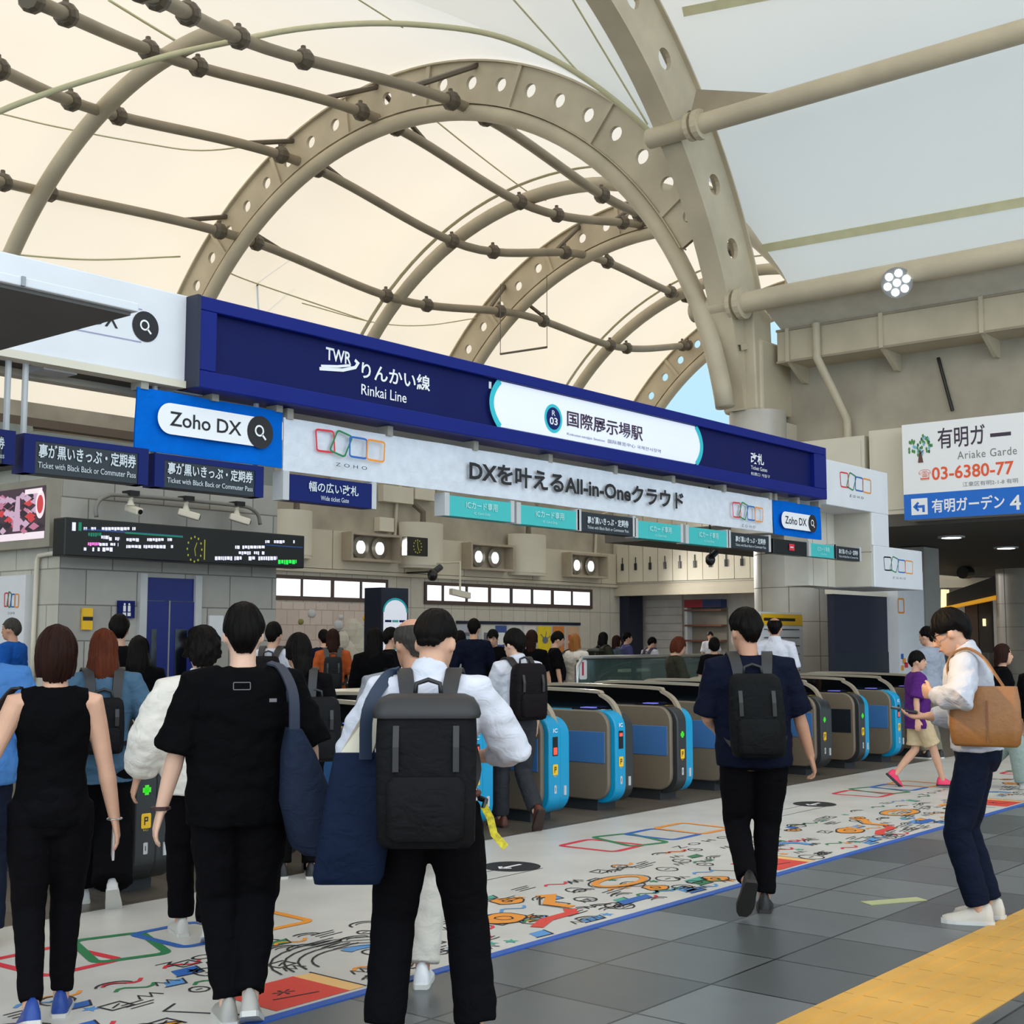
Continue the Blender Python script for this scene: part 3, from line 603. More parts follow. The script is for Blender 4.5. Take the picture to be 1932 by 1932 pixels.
tag(sh.build('roller_shutter', mat('shutter_grey', (204, 200, 196), .5)), 'closed grey roller shutter right of the navy pillar', 'shutter')
ks = thing('shop_kiosk', 'small far kiosk with red and blue header and wooden shelves', 'kiosk', (WX + 1.2, gy(1330, WX + 1.2), 0)); KX = WX + 1.2
ya, yb, ym = gy(1294, KX), gy(1364, KX), gy(1329, KX); zt = aX(1330, 1131, KX).z; zh = aX(1330, 1146, KX).z
MB().box(KX - .1, KX + .3, ym, ya, zh, zt).build('red_header', mat('kiosk_red', (150, 30, 44), .5), ks); MB().box(KX - .1, KX + .3, yb, ym, zh, zt).build('blue_header', mat('kiosk_blue', (34, 52, 104), .5), ks)
MB().box(KX + .28, KX + .4, yb, ya, 0, zh).build('back', mat('kiosk_back', (140, 134, 124), .5), ks); MB().box(KX - .05, KX + .3, ya - .1, ya, 0, zt).build('side_panel', white, ks)
for k in range(4): MB().box(KX - .1, KX + .3, yb, ya, .9 + .55 * k, .96 + .55 * k).build('shelf', mat('shelf_brown', (122, 72, 54), .5), ks)
# lower round column behind the gates
def round_col(name, lab, u, Y, r, z1, m):
    X = gx(u, Y); c = thing(name, lab, 'column', (X, Y, 0)); MB().cyl((X, Y), r, 0, z1, 40).build('shaft', m, c, smooth=40)
    jm = mat('joint_dark', (116, 110, 100), .8)
    for k in range(1, int(z1 / .62)): MB().tube([(X, Y, .62 * k - .006), (X, Y, .62 * k + .006)], r + .003, 40).build('joint', jm, c)
    j = MB()
    for k in range(8):
        a = 2 * math.pi * k / 8 + .35; j.obox((X + r * math.cos(a), Y + r * math.sin(a), z1 / 2), (.004 * math.cos(a), .004 * math.sin(a), 0), (-.006 * math.sin(a), .006 * math.cos(a), 0), (0, 0, z1 / 2))
    j.build('vertical_joints', jm, c); return c, X
colm = mat('column_panel', (182, 176, 166), .35, var=.05)
cc, CXX = round_col('round_column', 'thick round column clad in cream panels, behind the gates and right of the storage panels', 1500, 11.6, .73, 4.4, colm)
nc = thing('column_notice', 'white notice with a yellow heading fixed on the thick round column', 'notice', (CXX, 10.85, 0))
P = Plane((0, 10.8, 0), (1, 0, 0), (0, 0, 1), (0, -1, 0)); x0, x1 = gx(1436, 10.8), gx(1516, 10.8); z1, z0 = aY(1470, 1155, 10.8).z, aY(1470, 1290, 10.8).z
MB().box(x0, x1, 10.81, 11.0, z0, z1).build('board', white, nc)
q = MB(); P.rect(q, x0 + .03, x1 - .03, z1 - .22, z1 - .03, 0, .002); P.rect(q, x0 + .1, x1 - .3, z1 - .15, z1 - .1, 4, .004)
rn = random.Random(3)
for k in range(7):
    px, pz = x0 + .15 + .7 * rn.random(), z0 + .05 + .75 * rn.random(); P.fill(q, [(px + .1 * math.cos(t), pz + .05 * math.sin(t)) for t in range(6)], 1 + k % 3, .003)
for k in range(6): P.rect(q, x0 + .1, x1 - .15, z1 - .30 - .14 * k, z1 - .285 - .14 * k, 4, .002)
P.rect(q, x0 + .03, x0 + .2, z0 + .02, z0 + .2, 0, .003)
q.build('print', [yellow, mat('soft_green', (150, 176, 130), .6), coral, lgrey, ink], nc)

# ---------------------------------------------------------------- eave beam, concrete wall and soffit on the right
EX = 21.0
struct(MB().box(21.7, 22.1, -3, 12.6, 3.6, 6.6).build('wall_right_concrete', concrete))
bm_ = thing('eave_beam', 'beige steel box beam with ribs along the top of the concrete wall', 'beam', (EX, 8, 6.4))
zt, zb = aX(1440, 628, EX).z, aX(1440, 690, EX).z
MB().box(EX, EX + .9, -2, 11.2, zb, zt).build('box_beam', steel, bm_, bevel=.02)
MB().box(EX - .03, EX, -2, 11.2, zb - .01, zb + .03).build('lower_lip', steel_d, bm_); MB().box(EX - .03, EX, -2, 11.2, zt - .04, zt).build('upper_lip', steel_d, bm_)
MB().prism([(EX - .02, -2, zt), (EX + .5, -2, zt + .1), (EX + .1, -2, q2.z + .1), (q2.x + .05, -2, q2.z)], (0, 13.1, 0)).build('gutter_slope', mat('gutter_grey', (206, 200, 186), .5), bm_)
for u in (1502, 1683, 1878):
    y = gy(u, EX); MB().prism([(EX - .05, y, zt), (EX - .05, y, zb), (EX + .05, y, zb - .03), (EX + .55, y, zb - .30), (EX + .9, y, zb - .30), (EX + .9, y, zt)], (0, .07, 0)).build('rib', steel, bm_)
dp = MB(); y = gy(1556, EX)
dp.tube([(EX - .06, y, zt), (EX - .06, y, zb), (EX + .3, gy(1585, EX + .3), aX(1585, 740, EX + .3).z), (EX + .55, gy(1608, EX + .55), aX(1608, 790, EX + .55).z), (EX + .55, gy(1610, EX + .55), 4.6)], .075, 10)
tag(dp.build('drain_pipe', steel, smooth=40), 'bent drain pipe running down from the beam over the concrete wall', 'pipe')
p, p2 = aX(1770, 675, 21.66), aX(1797, 775, 21.66)
tag(MB().tube([p, p2], .03, 8).build('cable_conduit', black), 'short slanting black conduit on the bare concrete wall', 'pipe')
dr = thing('arch_bearing', 'short round cream drum carrying the feet of the arches', 'column', (gx(1437, 11.6), 11.6, 4))
DX = gx(1437, 11.6)
MB().cyl((DX, 11.6), .51, 3.4, 5.62, 36).build('drum', colm, dr, smooth=40); MB().tube([(DX, 11.6, 4.62), (DX, 11.6, 4.64)], .515, 36).build('joint', mat('joint_dark', (116, 110, 100), .8), dr)
MB().box(DX + .3, DX + .95, 11.2, 12.2, 3.6, 5.45).build('side_box', beige, dr); MB().box(DX - .35, DX + .8, 11.3, 12.1, 5.6, 6.9).build('bearing', steel, dr, bevel=.05)
MB().prism([(DX - .45, 11.35, 5.62), (DX + .2, 11.35, 5.62), (DX + .1, 11.35, 7.4), (DX - .55, 11.35, 7.6)], (0, .5, 0)).build('arch_shoe', steel, dr, bevel=.03)
for i, (u0, u1, v0, lab) in enumerate(((1497, 1640, 835, 'beige cabinet on the concrete, just right of the cream drum'), (1649, 1790, 812, 'beige cabinet on the concrete, partly behind the hanging white sign'))):
    ya, yb = gy(u0, 20.95), gy(u1, 20.95); cb = thing('wall_cabinet', lab, 'cabinet', (21.2, ya, 3.62), 'cabinets below the concrete')
    z1 = aX(u0, v0, 20.95).z
    MB().box(20.95, 21.7, yb, ya, 3.62, z1).build('body', cream, cb, bevel=.01); MB().box(20.93, 20.95, yb + .06, ya - .06, 3.7, z1 - .07).build('door', cream, cb)
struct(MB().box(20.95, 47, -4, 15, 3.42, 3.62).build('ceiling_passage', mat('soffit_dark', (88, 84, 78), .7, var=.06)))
struct(MB().box(46.5, 47, -8, 30, 0, 8).build('wall_passage_end', mat('passage_beige', (168, 158, 142), .6)))
for lab, u, v in (('left round downlight in the dark passage ceiling', 1795, 1014), ('right round downlight in the dark passage ceiling', 1898, 1034)):
    p = aZ(u, v, 3.4); dl = thing('downlight', lab, 'light', tuple(p), 'downlights in the passage ceiling'); MB().tube([(p.x, p.y, 3.42), (p.x, p.y, 3.39)], .24, 20).build('ring', lgrey, dl); MB().tube([(p.x, p.y, 3.41), (p.x, p.y, 3.385)], .17, 20).build('lamp', lamp, dl)
for lab, v in (('upper fluorescent tube light under the passage ceiling', 1053), ('lower fluorescent tube light under the passage ceiling', 1064)):
    a, b = aX(1790, v, 36), aX(1832, v + 3, 36); fl = thing('tube_light', lab, 'light', tuple(a), 'tube lights in the passage'); MB().tube([a, b], .06, 8).build('tube', lamp, fl); MB().box(a.x - .05, a.x + .12, b.y, a.y, a.z + .06, a.z + .14).build('housing', lgrey, fl); MB().tube([(a.x, (a.y + b.y) / 2, a.z), (a.x, (a.y + b.y) / 2, 3.5)], .02, 5).build('stem', lgrey, fl)
tag(MB().tube([aX(1828, 1080, 34), aX(1828, 1080, 34) + V((-.45, 0, -.02))], .16, 12).build('ceiling_speaker', black), 'small black ceiling speaker near the fluorescent tubes', 'speaker')
rs = thing('shop_sign_band', 'dark shop fascia with a yellow lit line in the passage', 'shop sign', (38, 12, 2))
p = [aX(1782, 1130, 36), aX(1875, 1098, 36)]
MB().prism([aX(1780, 1122, 36), aX(1780, 1146, 36), aX(1880, 1122, 36), aX(1880, 1086, 36)], (.3, 0, 0)).build('fascia', mat('fascia_dark', (50, 48, 44), .5), rs)
MB().prism([aX(1776, 1146, 35.9), aX(1776, 1151, 35.9), aX(1880, 1130, 35.9), aX(1880, 1123, 35.9)], (.3, 0, 0)).build('yellow_line', mat('yellow_line', (226, 160, 40), .5, emit=.5), rs)
MB().prism([aX(1775, 1112, 35.9), aX(1775, 1146, 35.9), aX(1783, 1146, 35.9), aX(1783, 1112, 35.9)], (.3, 0, 0)).build('lit_end', mat('warm_lit', (255, 226, 170), .5, emit=1.2), rs)
sf = thing('shopfront', 'dim shopfront with doors and warm lights under the dark fascia', 'shopfront', (37, 12, 0))
for u0, u1, m in ((1785, 1806, mat('shop_dark', (52, 44, 40), .5)), (1808, 1822, lgrey), (1824, 1846, mat('shop_brown', (86, 66, 56), .5)), (1848, 1872, mat('shop_dark', (52, 44, 40), .5))):
    ya, yb = gy(u0, 36.6), gy(u1, 36.6); MB().box(36.6, 36.75, yb, ya, 0, 2.7).build('door_panel', m, sf)
MB().box(36.5, 36.55, gy(1860, 36.5), gy(1855, 36.5), 1.9, 2.1).build('warm_light', mat('warm_lit', (255, 226, 170), .5, emit=1.2), sf)
round_col('round_column', 'round grey panelled column at the right edge of the picture', 1936, 12.0, .72, 3.42, mat('column_grey', (166, 160, 150), .35))
rl = thing('metal_partition', 'low grey metal partition beside the right edge column', 'partition', (27, 11, 0))
for u0, u1 in ((1782, 1798), (1801, 1822), (1836, 1862), (1865, 1876)): MB().box(gx(u0, 13), gx(u1, 13), 13, 13.06, .05, aY(u0, 1232, 13).z).build('panel', mat('partition_grey', (112, 112, 108), .4), rl)
# floodlight on the eave beam
p = aX(1692, 533, 19.95); fl = thing('led_floodlight', 'round lit LED floodlight clamped to the eave pipe', 'light', tuple(p))
d = V((-.84, -.40, -.36)).normalized(); s1 = d.orthogonal().normalized(); s2 = d.cross(s1)
MB().tube([p - d * .10, p, p + d * .04], [.15, .25, .25], 20).build('housing', grey, fl, smooth=40)
for k in range(7):
    c = p + d * .045 + ((s1 * math.cos(k * 1.047) + s2 * math.sin(k * 1.047)) * .155 if k < 6 else V((0, 0, 0)))
    MB().tube([c, c + d * .015], .062, 12).build('led', mat('led_glow', (236, 246, 255), .4, var=0, emit=4), fl)
MB().tube([p - d * .05 + s1 * .2, p + V((.25, -.2, .32)), p + V((.45, -.25, .1))], .035, 6).build('bracket', black, fl)
# hanging sign for the shopping centre
AX = 20.55
ag = thing('hanging_sign', 'large white and blue direction sign with a leafy tree emblem and orange phone number', 'sign', (AX, 7.5, 3.5))
yl = gy(1713, AX); yr = 6.0; zt, zm, zb = aX(1713, 801, AX).z, aX(1713, 933, AX).z, aX(1713, 981, AX).z
MB().box(AX, AX + .38, yr, yl, zb, zt).build('cabinet', mat('sign_case', (200, 200, 198), .4), ag)
AP = Plane((AX - .004, yl, zb), (0, -1, 0), (0, 0, 1), (-1, 0, 0)); q = MB(); hz = zt - zb; W = yl - yr
def ay(u): return yl - gy(u, AX)
def az(u, v): return aX(u, v, AX).z - zb
AP.rect(q, 0, W, 0, zm - zb, 0, 0); AP.rect(q, 0, W, zm - zb, hz, 1, 0)
AP.text(q, '有明ガ', ay(1781), ay(1872), az(1790, 846), az(1790, 806), 2, bold=.012); AP.rect(q, ay(1882), ay(1922), az(1900, 822), az(1900, 815), 2, .003)
AP.text(q, 'Ariake Garde', ay(1818), ay(1932), az(1818, 866), az(1818, 851), 3, space=1.1)
AP.text(q, '☎', ay(1743), ay(1766), az(1743, 906), az(1743, 886), 4); AP.text(q, '03-6380-77', ay(1768), ay(1925), az(1768, 906), az(1768, 881), 4, bold=.018)
AP.text(q, '江東区有明2-1-8 有明', ay(1826), ay(1932), az(1826, 918), az(1826, 909), 3)
AP.text(q, '有明ガーデン', ay(1766), ay(1905), az(1766, 968), az(1766, 941), 1, bold=.02); AP.text(q, '4', ay(1915), ay(1936), az(1915, 962), az(1915, 934), 1, bold=.02)
a, b, c, d_ = ay(1727), ay(1758), az(1740, 971), az(1740, 940); AP.rect(q, a, b, c, d_, 1, .002)
w_ = b - a; e = d_ - c; AP.stroke(q, [(a + w_ * .75, c + e * .15), (a + w_ * .75, c + e * .5), (a + w_ * .3, c + e * .5)], e * .16, 0, .004); AP.stroke(q, [(a + w_ * .45, c + e * .75), (a + w_ * .2, c + e * .5), (a + w_ * .45, c + e * .25)], e * .14, 0, .004)
cx, cz = ay(1747), az(1747, 842); R = abs(ay(1770) - ay(1747)); rn = random.Random(9)
for k in range(46):
    rr = R * math.sqrt(rn.random()); t_ = rn.random() * 6.28; AP.disc(q, cx + rr * math.cos(t_), cz + rr * math.sin(t_) * .95, .018, .032, rn.choice((5, 5, 6, 7)), .002 + k * .0001, 7)
AP.fill(q, [(cx - .04, cz - R * 1.3), (cx + .05, cz - R * 1.3), (cx + .012, cz - R * .3), (cx - .012, cz - R * .3)], 8, .008); AP.stroke(q, [(cx, cz - R * .6), (cx + .06, cz - R * .3)], .012, 8, .008)
q.build('print', [blue, whitep, mat('purple_ink', (58, 44, 66), .5, var=0), mat('grey_ink', (120, 120, 122), .5, var=0), mat('vermilion_ink', (232, 90, 50), .5, var=0), mat('leaf_green', (70, 140, 70), .5, var=0), mat('leaf_sky', (120, 184, 214), .5, var=0), mat('leaf_dark', (30, 90, 70), .5, var=0), mat('trunk_brown', (96, 62, 50), .5, var=0)], ag)
# navy board, poster pillar and columns on the right
NY = 9.6
x0, x1 = gx(1575, NY), gx(1696, NY); zt = aY(1580, 1121, NY).z
nb = thing('navy_partition', 'large dark navy partition board standing behind the gates on the right', 'partition', (x0, NY, 0))
MB().box(x0, x1, NY, NY + .12, .1, zt).build('board', mat('navy_cloth', (10, 17, 42), .6), nb); MB().box(x0, x1, NY - .01, NY, .1, zt - .95).build('lower_board', mat('navy_cloth_lower', (10, 22, 36), .6), nb)
MB().box(x0 - .03, x1, NY - .02, NY + .14, zt, zt + .08).build('rail', cream, nb)
pp = thing('poster_pillar', 'square white pillar with a colourful vertical poster behind the child in purple', 'pillar', (gx(1718, 9.4), 9.4, 0))
x0, xm, x1 = gx(1696, 9.4), gx(1719, 9.4), gx(1745, 9.4); MB().box(x0, x1, 9.4, 10.2, 0, 2.75).build('pillar', white, pp)
P = Plane((0, 9.395, 0), (1, 0, 0), (0, 0, 1), (0, -1, 0)); q = MB(); P.rect(q, x0, xm, .0, .85, 0, .001)
for i, (z, c) in enumerate(((1.0, 1), (1.12, 1), (1.05, 2), (1.2, 3))): P.rect(q, x0 + .06 + .07 * (i % 3), x0 + .16 + .09 * (i % 3), z, z + .09, c, .002)
P.stroke(q, rsq(x0 + .12, 2.12, .12, .12, .03), .03, 1, .002, True)
q.build('poster', [blue, orange, red, pblue, ink], pp)
tag(MB().box(gx(1748, 10.5), gx(1776, 10.5), 10.5, 11.1, 0, 3.4).build('grey_pilaster', mat('pilaster_grey', (172, 170, 166), .4)), 'plain grey pilaster right of the white poster pillar', 'pillar')

# ---------------------------------------------------------------- tiled service block on the left
BY = 16.4
bx0, bx1 = gx(108, BY), gx(519, BY)
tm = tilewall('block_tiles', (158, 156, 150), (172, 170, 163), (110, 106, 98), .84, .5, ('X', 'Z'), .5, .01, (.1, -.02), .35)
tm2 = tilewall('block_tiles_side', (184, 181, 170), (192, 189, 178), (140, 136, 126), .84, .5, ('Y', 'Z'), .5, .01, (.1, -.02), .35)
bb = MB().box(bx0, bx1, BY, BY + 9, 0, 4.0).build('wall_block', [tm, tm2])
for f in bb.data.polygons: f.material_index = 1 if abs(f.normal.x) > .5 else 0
struct(bb)
struct(MB().box(bx0 - .3, bx1 + .1, BY + .2, BY + 9, 4.0, 4.42).build('ceiling_block_parapet', mat('parapet_grey', (122, 126, 122), .7)))
struct(MB().box(-16, 23, 27.6, 27.9, 6.42, 6.62).build('trim_3', mat('eave_brown', (94, 80, 68), .6)))
struct(MB().box(-16, 16, 27.6, 28, 0, 6.42).build('wall_left_far', mat('left_far_grey', (136, 142, 136), .6)))
dr = bpy.data.objects.new('door_1', None); COL.objects.link(dr); DX0, DX1 = gx(270, BY), gx(361, BY); dr.location = ((DX0 + DX1) / 2, BY, 0); struct(dr)
zt = aY(300, 1090, BY).z; zl = aY(300, 1133, BY).z; bluepaint = mat('door_blue', (12, 30, 112), .35, var=.04)
MB().box(DX0, DX1, BY - .03, BY + .02, zl, zt).build('transom', bluepaint, dr)
xm = (DX0 + DX1) / 2 - .02
for a, b in ((DX0, xm - .012), (xm + .012, DX1)):
    MB().box(a, b, BY - .05, BY, .02, zl - .01).build('door_leaf', bluepaint, dr); MB().box(a + .1, b - .2 if a == DX0 else b - .12, BY - .056, BY - .05, .75, zl - .42).build('glass', mat('dark_glass', (10, 14, 24), .08), dr)
MB().box(xm - .012, xm + .012, BY - .06, BY, .02, zl).build('meeting_strip', grey, dr)
for a in (DX0 - .12, DX1): MB().box(a, a + .12, BY - .08, BY, 0, zt + .05).build('jamb', lgrey, dr)
def plate(name, lab, cat, u0, u1, v0, v1_, Y, m, draw=None, mats=()):
    x0, x1 = gx(u0, Y), gx(u1, Y); z1, z0 = aY(u0, v0, Y).z, aY(u0, v1_, Y).z
    o = thing(name, lab, cat, ((x0 + x1) / 2, Y, z0)); MB().box(x0, x1, Y, Y + .04, z0, z1).build('plate', m, o)
    if draw:
        q = MB(); draw(Plane((x0, Y - .001, z0), (1, 0, 0), (0, 0, 1), (0, -1, 0)), q, x1 - x0, z1 - z0); q.build('print', list(mats), o)
    return o
def pict(P, q, w, h):
    for k in range(2):
        x = w * (.36 + .28 * k); P.disc(q, x, h * .80, w * .06, w * .06, 0, .002, 12); P.rect(q, x - w * .08, x + w * .08, h * .38, h * .72, 0, .002); P.rect(q, x - w * .1, x + w * .1, h * .12, h * .32, 0, .002)
plate('lift_sign', 'small navy pictogram sign left of the blue double door', 'sign', 222, 253, 1133, 1166, BY - .05, navy, pict, [whitep])
plate('notice', 'white paper notice on the tiled block right of the blue door', 'notice', 394, 421, 1161, 1210, BY - .05, white)
plate('warning_label', 'yellow and black warning label on the tiled block', 'label', 155, 174, 1147, 1188, BY - .05, yellow, lambda P, q, w, h: P.rect(q, 0, w, h * .42, h * .6, 0, .002), [ink])
sc = thing('wall_screen', 'framed advertising screen with a pink concert picture at the left edge', 'screen', (bx0, 18, 3)); SX = bx0 - .06
def sxz(u, v): p = aX(u, v, SX); return p
ya, yb = gy(-40, SX), gy(99, SX); z1, z0 = aX(99, 903, SX).z, aX(99, 1032, SX).z
MB().box(SX - .1, SX + .06, yb, ya, z0, z1).build('frame', mat('screen_frame', (150, 144, 132), .4), sc)
P = Plane((SX - .105, ya, z0), (0, -1, 0), (0, 0, 1), (-1, 0, 0)); W, Hh = ya - yb, z1 - z0; q = MB()
P.rect(q, .05, W - .12, .12, Hh - .1, 0, 0); P.rect(q, .05, W - .12, .12, .22, 1, .002); rn = random.Random(2)
for k in range(70):
    px, py = .1 + (W - .3) * rn.random(), .24 + (Hh - .42) * rn.random(); P.fill(q, [(px - .07 - .08 * rn.random(), py), (px, py - .05), (px + .07 + .1 * rn.random(), py), (px, py + .06)], 2 + rn.randrange(4), .003 + k * .00004)
P.rect(q, W - .65, W - .2, Hh - .2, Hh - .13, 1, .007); P.disc(q, W - .24, Hh - .36, .12, .2, 1, .007); P.disc(q, W - .24, Hh - .36, .08, .13, 4, .009)
P.fill(q, [(W - .95, .25), (W - .75, .25), (W - .78, .75), (W - .88, .75)], 5, .007)
q.build('picture', [mat('scr_base', (72, 54, 66), .4, var=0, emit=.25), mat('scr_white', (240, 222, 230), .4, var=0, emit=.4), mat('scr_d', (50, 40, 52), .4, var=0, emit=.2), mat('scr_p', (196, 120, 150), .4, var=0, emit=.3), mat('scr_r', (206, 66, 70), .4, var=0, emit=.3), mat('scr_l', (206, 170, 196), .4, var=0, emit=.3)], sc)
zp = thing('logo_panel', 'tall white panel with the four square logo low at the left edge', 'panel', (SX, 17, 0)); ya, yb = gy(3, SX), gy(52, SX); z1 = aX(52, 1085, SX).z
MB().box(SX - .06, SX + .06, yb, ya, .1, z1).build('panel', white, zp); P = Plane((SX - .064, ya, 0), (0, -1, 0), (0, 0, 1), (-1, 0, 0)); q = MB()
logo(P, q, .15, aX(30, 1133, SX).z, ya - yb - .3, .24, 0); q.build('print', LOGO, zp)
cp = MB(); X = bx0 - .05
cp.tube([aY(128, 1030, BY - .08), aY(112, 1042, BY - .08), aX(74, 1048, X), aX(70, 1058, X), aX(63, 1200, X), aX(60, 1290, X)], .035, 8); tag(cp.build('conduit', cream, smooth=True), 'white conduit bending around the corner of the tiled block', 'pipe')
# departure board with its camera rail
LY = 15.95
lx0, lx1 = gx(116, LY), gx(572, LY); z1, z0 = aY(122, 975, LY).z, aY(122, 1048, LY).z
lb = thing('departure_board', 'long black LED departure board with platform number and clock dial', 'display board', ((lx0 + lx1) / 2, LY, z0))
MB().box(lx0, lx1, LY, LY + .3, z0, z1).build('case', mat('board_black', (24, 26, 27), .4), lb, bevel=.015)
for k in range(3): MB().box(lx0 + .6 + 1.6 * k, lx0 + .75 + 1.6 * k, LY + .3, BY, z0 + .1, z0 + .25).build('wall_bracket', lgrey, lb)
P = Plane((0, LY - .001, 0), (1, 0, 0), (0, 0, 1), (0, -1, 0)); q = MB()
def lz(u, v): return aY(u, v, LY).z
LW, LG, LP_, LB_, LGN, LYG = range(6)
P.text(q, '1', gx(129, LY), gx(136, LY), lz(132, 1001), lz(132, 985), LW, .002)
P.rect(q, gx(141, LY), gx(147, LY), lz(144, 1001), lz(144, 985), LG, .002)
P.rect(q, gx(150, LY), gx(340, LY), lz(200, 1003), lz(200, 1000), LB_, .002); P.rect(q, gx(230, LY), gx(340, LY), lz(240, 1007), lz(240, 1004), LG, .003)
rn = random.Random(4)
def led(u0, u1, v, h, m, dens=.8):
    u = u0
    while u < u1:
        s_ = 2 + 4 * rn.random()
        if rn.random() < dens: P.rect(q, gx(u, LY), gx(min(u + s_, u1), LY), lz(u, v + h * (.3 + .3 * rn.random())), lz(u, v - h * .5), m, .002)
        u += s_ + 1
led(151, 250, 997, 6, LW); led(160, 185, 1008, 7, LG, 1); led(185, 200, 1013, 6, LW); led(200, 220, 1016, 6, LW); led(160, 182, 1026, 6, LP_, 1); led(182, 218, 1027, 6, LW); led(137, 208, 1036, 7, LW, .7)
led(233, 325, 1018, 6, LW); led(233, 322, 1031, 6, LW); led(497, 565, 1022, 6, LW); led(440, 500, 1032, 6, LW); led(440, 500, 1043, 6, LW); led(402, 520, 1053, 7, LW, .9); led(522, 557, 1060, 8, LGN, 1)
P.rect(q, gx(498, LY), gx(568, LY), lz(500, 1029), lz(500, 1027), LB_, .002)
cx, cz = gx(363, LY), lz(363, 1036); Rr = .13
for k in range(12): P.disc(q, cx + Rr * math.sin(k * .5236), cz + Rr * 1.4 * math.cos(k * .5236), .014, .018, LYG, .002, 8)
P.stroke(q, [(cx, cz), (cx + .04, cz + .1)], .012, LYG, .003); P.stroke(q, [(cx, cz), (cx + .02, cz - .1)], .012, LYG, .003)
P.rect(q, gx(381, LY), gx(383, LY), lz(382, 1056), lz(382, 1018), LYG, .002)
q.build('led_text', [mat('led_white', (214, 214, 232), .5, var=0, emit=.7), mat('led_teal', (24, 120, 92), .5, var=0, emit=.4), mat('led_pink', (236, 110, 200), .5, var=0, emit=.8), mat('led_navy', (34, 70, 130), .5, var=0, emit=.3), mat('led_green', (30, 220, 70), .5, var=0, emit=.7), mat('led_yellow', (150, 150, 40), .5, var=0, emit=.4)], lb)
for dy in (0, .16):
    pts = [(182, 976), (181, 958), (188, 944), (203, 936), (225, 934), (345, 943), (450, 954), (474, 960), (487, 972), (491, 990)]
    MB().tube(catm([aY(u, v, LY + .08 + dy) for u, v in pts], 4), .03, 8).build('camera_rail', mat('rail_grey', (120, 118, 112), .4), lb, smooth=True)
for lab, u, v, yaw in (('left security camera on the rail over the departure board', 247, 933, 1.5), ('middle security camera on the rail over the departure board', 351, 943, .5), ('right security camera on the rail over the departure board', 447, 953, .35)):
    p = aY(u, v, LY + .1); kc = thing('security_camera', lab, 'camera', tuple(p), 'security cameras on the rail')
    k = MB(); k.box(p.x - .08, p.x + .08, p.y - .1, p.y + .1, p.z - .02, p.z + .05); k.build('clamp', black, kc)
    MB().tube([p, p - V((0, 0, .08)), p - V((0, 0, .16))], [.05, .03, .06], 10).build('stem', cream, kc)
    c = p + V((.02, -.05, -.22)); d = V((math.cos(yaw - .25) - .3 * (yaw > 1), -math.sin(yaw) - .15, -.30)).normalized(); s1 = d.cross(V((0, 0, 1))).normalized(); s2 = s1.cross(d)
    MB().obox(c, d * .16, s1 * .052, s2 * .052).build('camera_body', cream, kc, bevel=.02); MB().tube([c + d * .16, c + d * .17], .036, 12).build('lens', black, kc)
# clock display in the hall and dome speaker near it
p0, p1 = aY(768, 1012, 26.9), aY(807, 1050, 26.9); ck = thing('hanging_clock', 'small square dark clock display in front of the middle column cover', 'clock', tuple(p0))
MB().box(p0.x, p1.x, 26.9, 27.1, p1.z, p0.z).build('case', black, ck); P = Plane((0, 26.895, 0), (1, 0, 0), (0, 0, 1), (0, -1, 0)); q = MB(); cx, cz = (p0.x + p1.x) / 2, (p0.z + p1.z) / 2
for k in range(12): P.disc(q, cx + .17 * math.sin(k * .5236), cz + .19 * math.cos(k * .5236), .022, .022, 0, .002, 8)
P.stroke(q, [(cx, cz), (cx, cz + .15)], .02, 0, .003); P.stroke(q, [(cx, cz), (cx + .06, cz - .12)], .02, 0, .003); q.build('dial', mat('led_yellow', (150, 150, 40), .5, var=0, emit=.4), ck)
MB().tube([(cx + .15, 27.0, cz), (cx + .15, WY - .1, cz)], .03, 6).build('wall_arm', clampm, ck)
for lab, u, v, Y, r in (('dark camera dome hanging below the middle column cover', 816, 1085, 27, .16), ('black hanging camera in front of the storage panels', 1340, 1056, 8.1, .06)):
    p = aY(u, v, Y); hc = thing('hanging_camera', lab, 'camera', tuple(p), 'dark hanging cameras'); MB().sph(p, (r, r, r * 1.2), 12, 8).build('dome', black, hc, smooth=True); MB().tube([p + V((r * .6, 0, r * .7)), p + V((r * 2.2, 0, r * 1.6))], r * .6, 10).build('body', dark, hc); MB().tube([p, V((p.x, p.y, 3.36))] if Y < 9 else [p + V((0, 0, .1)), V((p.x, WY, p.z + .1))], .012 if Y < 9 else .03, 6).build('stem', black, hc)
for lab, u, v in (('cream security camera under the left windows strip', 868, 1120),):
    p = aY(u, v, 26.5); hc = thing('pole_camera', 'cream security camera on a thin pole in front of the second window strip', 'camera', tuple(p)); MB().obox(p, (.3, -.1, -.06), (.03, .1, 0), (0, 0, .09)).build('camera_body', cream, hc); MB().tube([p, p + V((0, 0, .95)), V((p.x, WY - .12, p.z + .95))], .035, 6).build('pole', cream, hc)
